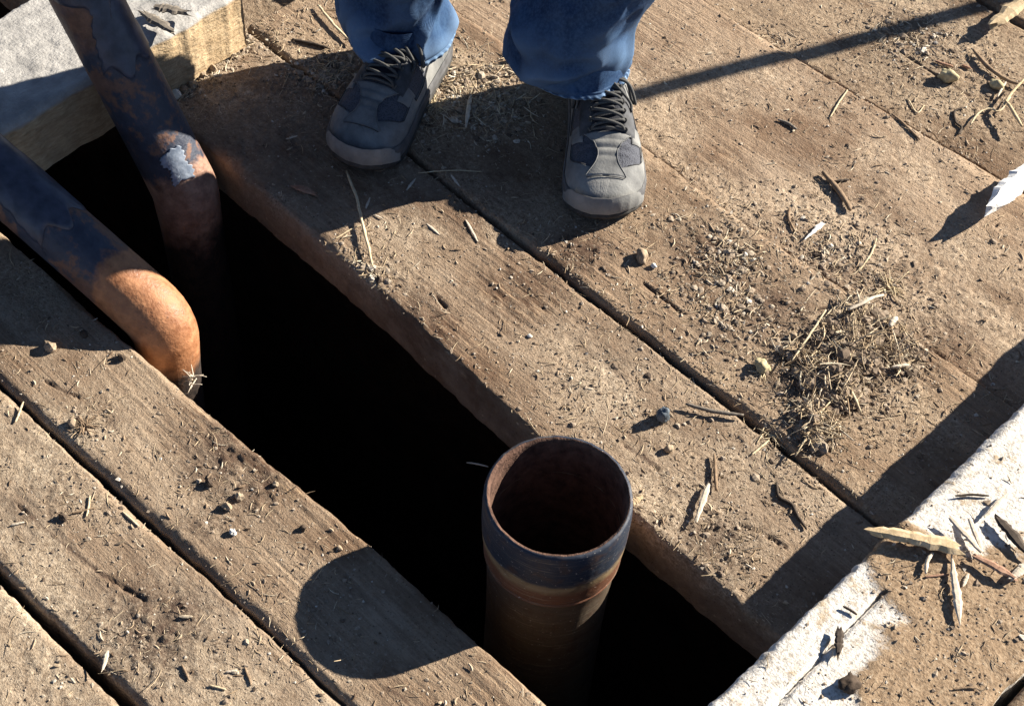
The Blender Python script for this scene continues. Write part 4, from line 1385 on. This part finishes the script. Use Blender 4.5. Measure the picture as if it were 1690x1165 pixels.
# ------------------------------------------------------------------ single sticks, splinters, stones and clods
def ground_at(px, py, z0=None):
    """point on whatever top surface is seen at that pixel"""
    if z0 is not None:
        p = at(px, py, z0)
        return p
    p = at(px, py, 0)
    p.z = surf1(p.x, p.y)
    return p


WOODC = {'straw': ((.40, .31, .19), (.66, .56, .38)), 'pale': ((.40, .335, .25), (.62, .55, .45)), 'grey': ((.10, .088, .075), (.22, .19, .155)),
         'dark': ((.035, .027, .022), (.085, .066, .05)), 'yellow': ((.36, .265, .15), (.60, .47, .30)), 'red': ((.20, .105, .068), (.38, .24, .165)),
         'brown': ((.14, .095, .06), (.28, .20, .13)), 'white': ((.70, .68, .63), (.86, .85, .82))}
WM = {k: mat_flat_wood('stick_' + k, a, b, (160, 160, 160), .85, .4) for k, (a, b) in WOODC.items()}
_sd = [100]


def stick(name, cat, label, pix, w, kind, z0=None, lift=0.0, group=None, arch=0.0):
    """bent round stick through photograph points"""
    _sd[0] += 1
    pts = [ground_at(a, b, z0) for a, b in pix]
    n = 18
    p = smooth_path(pts, n)
    rg2 = np.random.default_rng(_sd[0])
    t = np.linspace(0, 1, n)
    ln = np.linalg.norm(np.diff(p, axis=0), axis=1).sum()
    p[:, :2] += np.cumsum(rg2.normal(0, ln * .0035, (n, 2)), 0) * np.sin(t * math.pi)[:, None]
    p[:, 2] = np.max([q.z for q in pts]) * .5 + p[:, 2] * .5 + w * .45 + lift + arch * np.sin(t * math.pi)
    rad = w * .5 * (1 - .45 * np.abs(2 * t - 1) ** 3) * (1 + .22 * (rg2.random(n) - .5))
    V, Q, T = tube_arrays(p, rad, 7, .25, True, .8, _sd[0])
    ctr = Vector(p.mean(0))
    me = mesh_np(name, V - np.array(ctr), Q, T, True)
    o = obj(name, me, WM[kind]); o.location = ctr
    return tag(o, label, cat, group)


def splinter(name, cat, label, pa, pb, w, kind, z0=None, thick=None, jag=.35, lift=0.0, group=None, tilt=0.0, prof=None):
    """flat torn sliver of wood with ragged ends, lying from pixel pa to pixel pb"""
    _sd[0] += 1
    rg2 = np.random.default_rng(_sd[0])
    A, Bq = ground_at(*pa, z0), ground_at(*pb, z0)
    d = Bq - A; ln = d.length; d.normalize()
    sd = Vector((-d.y, d.x, 0)).normalized(); up = d.cross(sd) * -1
    if up.z < 0: up = -up
    thick = thick or w * .35
    n, m = 22, 7
    V = []
    rag = rg2.normal(0, (jag + .3) * w * .48, (2, m))
    zb = max(A.z, Bq.z)
    for i in range(n):
        t = i / (n - 1)
        if prof: f = np.interp(t, *zip(*prof))
        else: f = (.55 + .45 * min(1, t / .15)) * (.45 + .55 * min(1, (1 - t) / .30)) * .8
        f *= 1 + .5 * (vn(np.array(t * 14), np.array(_sd[0] * .37), 5) - .5)
        off = w * .10 * (vn(np.array(t * 7), np.array(_sd[0] * .71), 6) - .5)
        for j in range(m):
            a = 2 * math.pi * j / m + .3
            e = 0
            if i < 3: e = -abs(rag[0, j]) * (3 - i) / 2.4
            if i > n - 4: e = abs(rag[1, j]) * (i - n + 4) / 2.4
            q = d * (ln * t + e) + sd * (math.cos(a) * w * .5 * f + off) + Vector((0, 0, 1)) * (thick * .5 * (1 + math.sin(a) * (.6 + .4 * f)) + lift + tilt * t + .02 * ln * math.sin(t * 3.1))
            q = A + q; q.z += zb - A.z
            V.append(q)
    V.append(A + d * (-.02 * ln) + Vector((0, 0, zb - A.z + thick * .5 + lift))); V.append(Bq + d * (.02 * ln) + Vector((0, 0, zb - Bq.z + thick * .5 + lift + tilt)))
    V = np.array([tuple(v) for v in V])
    T = []
    k = n * m
    for j in range(m):
        T += [(k, (j + 1) % m, j), (k + 1, (n - 1) * m + j, (n - 1) * m + (j + 1) % m)]
    ctr = V.mean(0)
    me = mesh_np(name, V - ctr, grid_quads(n, m, True), np.array(T), False)
    o = obj(name, me, WM[kind]); o.location = ctr
    return tag(o, label, cat, group)


M_ST = {'blue': mat_plain('blue_grey_stone', (.10, .125, .15), .7, .35, 90, .5, .5), 'tan': mat_plain('tan_pebble', (.33, .26, .18), .85, .2, 120, .35, .6),
        'dark': mat_plain('dark_clod', (.065, .048, .036), .95, .1, 160, .5, .9), 'yellow': mat_plain('yellowish_clay_clod', (.42, .36, .22), .95, .1, 200, .3, .9),
        'white': mat_plain('white_pebble', (.66, .64, .58), .7, .25, 90, .2, .4), 'clay': mat_plain('pale_clay_clod', (.30, .23, .16), .95, .1, 200, .35, .9), 'green': mat_plain('grey_green_moss', (.13, .135, .075), .95, .1, 300, .5, 1)}


def stone(name, cat, label, pix, size, kind, z0=None, aspect=(1, .75, .8), rot=0.0, sink=.2, rough=.35, group=None, sub=3):
    _sd[0] += 1
    bm = bmesh.new(); bmesh.ops.create_icosphere(bm, subdivisions=sub, radius=1)
    s0 = Vector((_sd[0] * 3.1, _sd[0] * 1.7, 0))
    for v in bm.verts:
        c = v.co.copy()
        f = 1 + rough * mnoise.noise(c * 1.3 + s0) + rough * .45 * mnoise.noise(c * 3.4 + s0) + .08 * mnoise.noise(c * 9 + s0)
        q = c * f
        q = Vector((q.x * aspect[0], q.y * aspect[1], max(q.z * aspect[2], -.6))) * size * .5
        v.co = Matrix.Rotation(rot, 3, 'Z') @ q
    for f in bm.faces: f.smooth = sub > 2
    p = ground_at(*pix, z0)
    o = obj(name, bm, M_ST[kind]); o.location = (p.x, p.y, p.z + size * .5 * aspect[2] * (1 - sink) * .8)
    return tag(o, label, cat, group)


# on the planks
stick('straw', 'straw', 'long tan straw running from the shade below the left shoe into the sun', [(572, 288), (590, 340), (604, 400), (615, 446)], .0042, 'straw', lift=.004)
stick('straw', 'straw', 'thin pale straw lying level across the shaded seam between the shoes', [(690, 290), (740, 288), (796, 290)], .0016, 'straw')
stick('straw', 'straw', 'thin forked straw in shade meeting the long tan straw', [(553, 395), (580, 380), (600, 372)], .002, 'straw')
stick('twig', 'twig', 'short thick grey brown twig on the widest plank', [(1358, 282), (1382, 310), (1404, 346)], .0085, 'brown')
stick('twig', 'twig', 'small dark stub beside the short thick twig', [(1378, 296), (1402, 293)], .0045, 'dark')
stick('straw', 'straw', 'slender curved straw above the litter heap', [(1448, 390), (1438, 415), (1418, 444)], .0026, 'straw')
stick('straw', 'straw', 'pale straight straw leaning out of the heap towards its left', [(1358, 528), (1330, 572), (1302, 612)], .0030, 'straw', lift=.012)
stick('straw', 'straw', 'grey straw crossing the right lower side of the heap', [(1370, 612), (1392, 650), (1416, 694)], .0034, 'straw', lift=.010)
stick('straw', 'straw', 'long thin straw reaching from the heap over the dark seam', [(1375, 665), (1345, 700), (1310, 762)], .0024, 'straw', lift=.008)
stick('straw', 'straw', 'short pale straw left of the dark seam, below the forked twig', [(1268, 728), (1240, 752)], .003, 'straw')
stick('straw', 'straw', 'light stalk lying on top of the heap', [(1392, 535), (1425, 520), (1452, 505)], .005, 'pale', lift=.020)
stick('straw', 'straw', 'pale stub of stalk at the upper right of the heap', [(1462, 556), (1474, 540)], .008, 'pale', lift=.012)
stick('straw', 'straw', 'flat pale stalk lying right of the heap', [(1467, 618), (1495, 614)], .0055, 'pale', lift=.006)
t_ = stick('twig', 'twig', 'forked dark grey twig with its tip over the dark seam', [(1130, 672), (1165, 682), (1200, 688), (1226, 690)], .0055, 'grey', lift=.004)
stick('twig', 'twig', 'upright looking short twig above the pale bone shaped splinter', [(1178, 752), (1181, 782), (1182, 812)], .0045, 'brown', lift=.002)
splinter('splinter', 'splinter', 'pale bone shaped splinter on the plank right of the open pipe', (1168, 806), (1148, 864), .0085, 'pale', jag=.5, lift=.003)
stick('twig', 'twig', 'crooked dark twig near the band of timber shadow', [(1281, 797), (1285, 822), (1305, 834), (1318, 856), (1331, 874)], .0045, 'dark')
stick('straw', 'straw', 'bright straw resting on the sunlit edge of the widest plank', [(1400, 144), (1386, 165), (1371, 190)], .0026, 'straw')
stick('twig', 'twig', 'dark slim twig on the edge of the widest plank', [(1474, 182), (1497, 203), (1520, 226)], .0042, 'brown')
stick('twig', 'twig', 'small grey twig right of the thin pole shadow', [(1285, 194), (1300, 200), (1316, 210)], .005, 'grey')
stick('twig', 'twig', 'curved brown stick at the top right corner', [(1610, 72), (1632, 98), (1666, 121), (1690, 130)], .007, 'brown', lift=.003)
stick('straw', 'straw', 'white straw beside the second yellowish clod', [(1666, 122), (1650, 150)], .0035, 'pale', lift=.004)
stick('twig', 'twig', 'hooked dark twig at the upper right edge', [(1594, 164), (1580, 171), (1582, 188), (1591, 196), (1586, 209)], .004, 'dark')
stick('straw', 'straw', 'looping straw at the right edge under the clods', [(1605, 196), (1618, 178), (1638, 170), (1654, 174), (1672, 150)], .003, 'straw', lift=.004)
stick('straw', 'straw', 'golden stalk standing off the right edge', [(1655, 174), (1675, 150), (1692, 128)], .0045, 'yellow', lift=.012)
stick('straw', 'straw', 'golden stalk leaning down along the right edge', [(1660, 165), (1675, 186), (1688, 208)], .006, 'yellow', lift=.014)
splinter('splinter', 'splinter', 'broad pale slab of wood cut by the top right corner', (1644, 40), (1720, -14), .030, 'yellow', lift=.010, jag=.2)
stick('twig', 'twig', 'short reddish twig above the upper yellowish clod', [(1547, 88), (1562, 93), (1577, 97)], .005, 'red')
stick('twig', 'twig', 'reddish twig right of the upper yellowish clod', [(1592, 95), (1607, 100)], .005, 'red')
stick('straw', 'straw', 'thin straw beside the seam on the dirt covered plank', [(1502, 148), (1518, 172), (1530, 160)], .0025, 'straw')
splinter('white_chunk', 'wood chunk', 'bright white split chunk of wood at the right edge with a long shadow', (1628, 362), (1700, 292), .034, 'white', thick=.020, lift=.020, jag=.25, prof=[(0, .35), (.2, .8), (.45, 1.), (1, 1.1)])
splinter('splinter', 'splinter', 'white feather shaped chip below the short thick twig', (1331, 391), (1357, 368), .0085, 'white', jag=.2, prof=[(0, .25), (.5, .6), (.85, 1), (1, .7)], lift=.002)
stick('twig', 'twig', 'bent pale twig left of the white feather shaped chip', [(1304, 340), (1303, 358), (1313, 378)], .004, 'brown')
stone('stone', 'stone', 'blue grey stone casting a pointed shadow above the open pipe', (1092, 692), .021, 'blue', aspect=(.75, .8, 1.25), rot=.6, rough=.45)
stone('pebble', 'pebble', 'tan pebble below the blue grey stone', (1103, 743), .0115, 'tan', aspect=(.9, .9, .9))
stone('clod', 'clod', 'dark upright clod of dirt right below the lit shoe', (1058, 432), .022, 'clay', aspect=(.6, 1.0, .75), rot=.9)
stone('pebble', 'pebble', 'white pebble beside the dark upright clod', (1078, 445), .009, 'white')
stone('pebble', 'pebble', 'tiny white pebble alone on the dusty plank above the slot', (874, 556), .0065, 'white', aspect=(1, .7, .6))
stone('clod', 'clod', 'upper yellowish clod on the dirt covered plank', (1568, 117), .024, 'yellow', aspect=(1.2, .8, .9), rot=.4)
stone('clod', 'clod', 'small yellowish crumb stuck beside the upper clod', (1580, 114), .010, 'yellow')
stone('clod', 'clod', 'lower yellowish clod near the right edge', (1650, 128), .019, 'yellow', aspect=(1.1, .9, .8))
stone('pebble', 'pebble', 'grey pebble at the left end of the heap', (1308, 562), .011, 'clay')
stone('clod', 'clod', 'mossy greenish clump left of the litter heap', (1255, 612), .020, 'yellow', aspect=(1, .8, .7), rough=.6)
splinter('bark_chip', 'chip', 'orange bark chip beside the rim of the open pipe', (1040, 836), (1056, 826), .011, 'yellow', jag=.2, lift=.002)
splinter('chip', 'chip', 'yellow chip half hidden behind the jeans hem between the legs', (842, 106), (884, 98), .014, 'yellow', lift=.003)
splinter('chip', 'chip', 'yellow sliver against the heel side of the left shoe', (672, 174), (714, 154), .010, 'yellow', lift=.005)
splinter('chip', 'chip', 'upright pale sliver half in shade between the shoes', (776, 168), (769, 218), .0075, 'pale', lift=.003)
stick('straw', 'straw', 'long pale straw behind the left shoe at the top edge', [(525, 16), (550, 45), (582, 80)], .0045, 'straw', lift=.003)
stick('twig', 'twig', 'dark flat twig left of the long pale straw', [(482, 71), (505, 76), (542, 85)], .006, 'dark')
splinter('bark_chip', 'chip', 'reddish bark chip in the shade left of the slot edge below the shoe', (489, 312), (516, 322), .013, 'red', lift=.001)
for (pa, pb, lb) in (((672, 315), (685, 298), 'slanted pale sliver in shade near the seam'), ((745, 295), (757, 312), 'short pale sliver just under the level thin straw'),
                     ((474, 232), (490, 228), 'pale chip in the shade left of the left shoe'), ((637, 262), (652, 268), 'pale chip touching the toe of the left shoe'),
                     ((620, 358), (630, 363), 'pale crumb of wood right of the long tan straw'), ((604, 345), (610, 330), 'pale sliver beside the long tan straw'),
                     ((705, 372), (724, 388), 'bright chip just outside the shadow below the shoes'), ((770, 368), (788, 400), 'thin stalk at the stepped corner of the shoe shadow')):
    splinter('wood_sliver', 'sliver', lb, pa, pb, .0042, 'pale', jag=.3)
# left planks
splinter('chip', 'chip', 'pale chip standing at the gap edge at the lower left', (178, 1080), (172, 1107), .0065, 'pale', lift=.003)
for (pa, pb, lb, kd) in (((39, 664), (25, 697), 'tan straw at the left edge across the upper gap', 'straw'), ((148, 817), (142, 851), 'upright tan straw of the crossed pair on the cracked plank', 'straw'),
                         ((118, 846), (157, 837), 'level grey straw of the crossed pair on the cracked plank', 'brown'), ((18, 866), (40, 861), 'short pale straw at the left edge', 'pale'),
                         ((202, 843), (229, 867), 'tan straw near the gap edge of the cracked plank', 'straw'), ((346, 1130), (373, 1137), 'tan straw near the bottom of the cracked plank', 'straw'),
                         ((404, 1100), (414, 1130), 'bent brown straw near the bottom of the cracked plank', 'brown'), ((312, 1122), (300, 1096), 'grey straw left of the bottom straw', 'brown'),
                         ((373, 1108), (391, 1105), 'short pale straw above the bottom straw', 'pale'), ((560, 700), (568, 688), 'pale fleck on the slot edge', 'pale')):
    if pa[0] != 560: stick('straw', 'straw', lb, [pa, pb], .0028, kd)
for (px, sz, kd, lb) in (((83, 576), .017, 'clay', 'dark crumb at the shadow edge on the narrow plank'), ((200, 592), .012, 'dark', 'dark crumb near the orange pipe end'),
                         ((139, 553), .012, 'dark', 'dark crumb just inside the leg shadow'), ((104, 853), .011, 'dark', 'dark crumb under the crossed straws'),
                         ((385, 880), .009, 'white', 'white crumb near the round pipe shadow'), ((560, 905), .008, 'clay', 'crumb touching the round pipe shadow'),
                         ((120, 700), .013, 'clay', 'grey clod in the tuft of the narrow plank'), ((375, 838), .013, 'clay', 'cracked clod on the stained middle of the narrow plank'),
                         ((345, 800), .012, 'dark', 'dark clod on the stained middle of the narrow plank'), ((395, 822), .012, 'tan', 'tan clod on the stained middle of the narrow plank'), ((455, 800), .008, 'tan', 'tan crumb near the slot edge'),
                         ((500, 873), .009, 'dark', 'dark crumb above the round pipe shadow')):
    stone('crumb', 'crumb', lb, px, sz, kd, sub=2, rough=.5)
for k, (px, py) in enumerate(((120, 690), (150, 700), (165, 690))):
    pass
# dry weed tufts
def tuft(name, label, px, py, n, ln, kind, z0=None, spread=.8, seed=0, base=None, up=.5):
    rg2 = np.random.default_rng(seed)
    c = base or ground_at(px, py, z0)
    Vs, Qs, Ts = [], [], []; o_ = 0
    for i in range(n):
        a = rg2.uniform(0, 2 * math.pi); l = ln * rg2.uniform(.5, 1.1); e = up * rg2.uniform(.2, 1.4)
        d = np.array([math.cos(a) * math.cos(e), math.sin(a) * math.cos(e), math.sin(e)])
        b = np.array(c) + rg2.normal(0, ln * .18, 3) * np.array([1, 1, .1])
        p = [b + d * l * t + np.array([0, 0, -l * .35 * t * t * spread]) for t in np.linspace(0, 1, 6)]
        V, Q, T = tube_arrays(p, np.linspace(1, .45, 6) * .0009, 4)
        Vs.append(V); Qs.append(Q + o_); Ts.append(T + o_); o_ += len(V)
    V = np.concatenate(Vs)
    o = obj(name, mesh_np(name, V - np.array(c), np.concatenate(Qs), np.concatenate(Ts), True), WM[kind]); o.location = c
    return tag(o, label, 'dry weed')


tuft('dry_weed', 'small grey dry weed tuft on the narrow plank near the upper gap', 140, 705, 34, .020, 'brown', seed=4)
tuft('dry_weed', 'pale dry weed tuft on the wide plank left of the heap', 1258, 620, 26, .016, 'straw', seed=5)
tuft('dry_weed', 'pale dry weed caught between the orange pipe end and the plank', 318, 612, 22, .018, 'pale', seed=6, base=at(316, 625, -.012), up=.9)
tuft('dry_weed', 'whitish chaff tuft on the plank beside the left shoe', 540, 128, 40, .020, 'straw', seed=8, up=.35)
tuft('dry_weed', 'matted straw tuft between the two shoes', 720, 178, 60, .026, 'straw', seed=9, up=.3)
tuft('dry_weed', 'straw tuft on the crest of the litter heap', 1420, 530, 18, .034, 'straw', seed=10, up=.3)
tuft('dry_weed', 'straw tuft on the near side of the litter heap', 1345, 690, 20, .032, 'straw', seed=11, up=.3)
tuft('dry_weed', 'straw tuft crossing the dark seam below the heap', 1265, 720, 16, .022, 'straw', seed=12, up=.3)
tuft('dry_weed', 'straw tuft near the upper corner of the heap on the plank edge', 1470, 470, 30, .03, 'straw', seed=13, up=.4)
s_ = at(790, 768, -.05)
stick('straw', 'straw', 'bent pale straw clinging inside the slot near the open pipe', [(770, 764), (786, 766), (806, 771)], .0022, 'pale', z0=-.045)
# on the whitewashed timber
Tz = TZ + .002
splinter('splinter', 'splinter', 'largest yellow torn splinter at the edge of the whitewashed timber', (1445, 884), (1566, 909), .017, 'yellow', z0=Tz, thick=.010, jag=.6, lift=.003, prof=[(0, .45), (.1, .8), (.5, .9), (.9, 1.1), (1, .9)])
splinter('splinter', 'splinter', 'thin yellow splinter lying along the largest one', (1478, 876), (1558, 902), .0065, 'yellow', z0=Tz, jag=.7, lift=.002)
splinter('splinter', 'splinter', 'slender white splinter pointing down the whitewashed timber', (1568, 921), (1582, 1030), .0105, 'pale', z0=Tz, jag=.2, lift=.003, prof=[(0, .12), (.3, .7), (.6, 1), (.85, .7), (1, .08)])
stick('twig', 'twig', 'small curved pale twig under the largest yellow splinter', [(1538, 916), (1528, 930), (1526, 950)], .0045, 'pale', Tz, .003)
stick('twig', 'twig', 'thin reddish twig left of the slender white splinter', [(1526, 953), (1545, 951), (1566, 949)], .0032, 'red', Tz)
splinter('splinter', 'splinter', 'left of two pale splinters that meet in a point', (1566, 862), (1615, 916), .009, 'pale', z0=Tz, lift=.006, jag=.3)
splinter('splinter', 'splinter', 'right of two pale splinters that meet in a point', (1598, 864), (1618, 914), .008, 'pale', z0=Tz, lift=.005, jag=.3)
splinter('splinter', 'splinter', 'brown edged shard near the right edge on the timber', (1608, 927), (1668, 958), .012, 'red', z0=Tz, lift=.006, jag=.4)
splinter('splinter', 'splinter', 'pale shard end at the right edge beyond the brown edged shard', (1668, 958), (1692, 936), .012, 'pale', z0=Tz, lift=.005, jag=.4)
stick('twig', 'twig', 'dark thin twig on the pale bare part of the timber', [(1576, 819), (1604, 817), (1632, 819)], .003, 'dark', Tz)
splinter('splinter', 'splinter', 'grey pale stick near the right edge above the pair of splinters', (1624, 856), (1660, 818), .006, 'pale', z0=Tz, lift=.004, jag=.3)
splinter('bark_chip', 'chip', 'dark bark strip at the right edge of the timber', (1645, 862), (1690, 915), .016, 'dark', z0=Tz, lift=.003, jag=.4)
splinter('chip', 'chip', 'small pale chip right of the slender white splinter', (1596, 951), (1589, 968), .005, 'pale', z0=Tz, lift=.002)
splinter('bark_chip', 'chip', 'dark bark flake standing on the crack of the whitewashed timber', (1384, 1044), (1382, 1078), .011, 'dark', z0=Tz, lift=.003, jag=.4)
splinter('chip', 'chip', 'pale chip touching the dark bark flake on the timber', (1376, 1082), (1386, 1064), .006, 'pale', z0=Tz, lift=.001)
stick('twig', 'twig', 'short dark twig left of the tread mark on the timber', [(1391, 1001), (1402, 1007), (1414, 1015)], .003, 'dark', Tz)
stone('clod', 'clod', 'dark crumbling clod at the bottom on the whitewashed timber', (1402, 1132), .020, 'dark', Tz, aspect=(.9, 1.1, .6), rough=.6)
stick('twig', 'twig', 'thin twig near the bottom right of the timber', [(1573, 1138), (1592, 1136), (1612, 1136)], .0028, 'brown', Tz)
# on the pale timber
splinter('paint_flake', 'flake', 'upper grey flake on the pale timber at the top edge', (262, 22), (302, 30), .022, 'grey', z0=.108, lift=.006, jag=.4)
splinter('paint_flake', 'flake', 'lower grey flake on the pale timber casting a pointed shadow', (246, 38), (284, 62), .020, 'grey', z0=.104, lift=.008, jag=.4)
CL = ['whitest clod at the foot of the pale timber, next to the steep pipe', 'clod right beside the whitest one at the foot of the pale timber', 'tan clod third from the steep pipe along the pale timber',
      'clod in the middle of the row along the foot of the pale timber', 'clod just past the middle of the row along the pale timber', 'clod nearest the right end of the pale timber', 'tan clod second from the right end of the pale timber']
for i, (px, py, sz, kd) in enumerate(((292, 160, .016, 'white'), (303, 152, .014, 'clay'), (318, 146, .014, 'tan'), (335, 128, .012, 'clay'), (352, 118, .013, 'clay'), (398, 82, .014, 'clay'), (386, 96, .012, 'tan'))):
    stone('clod', 'clod', CL[i], (px, py), sz, kd, sub=2, rough=.5, group='clods along the pale timber')
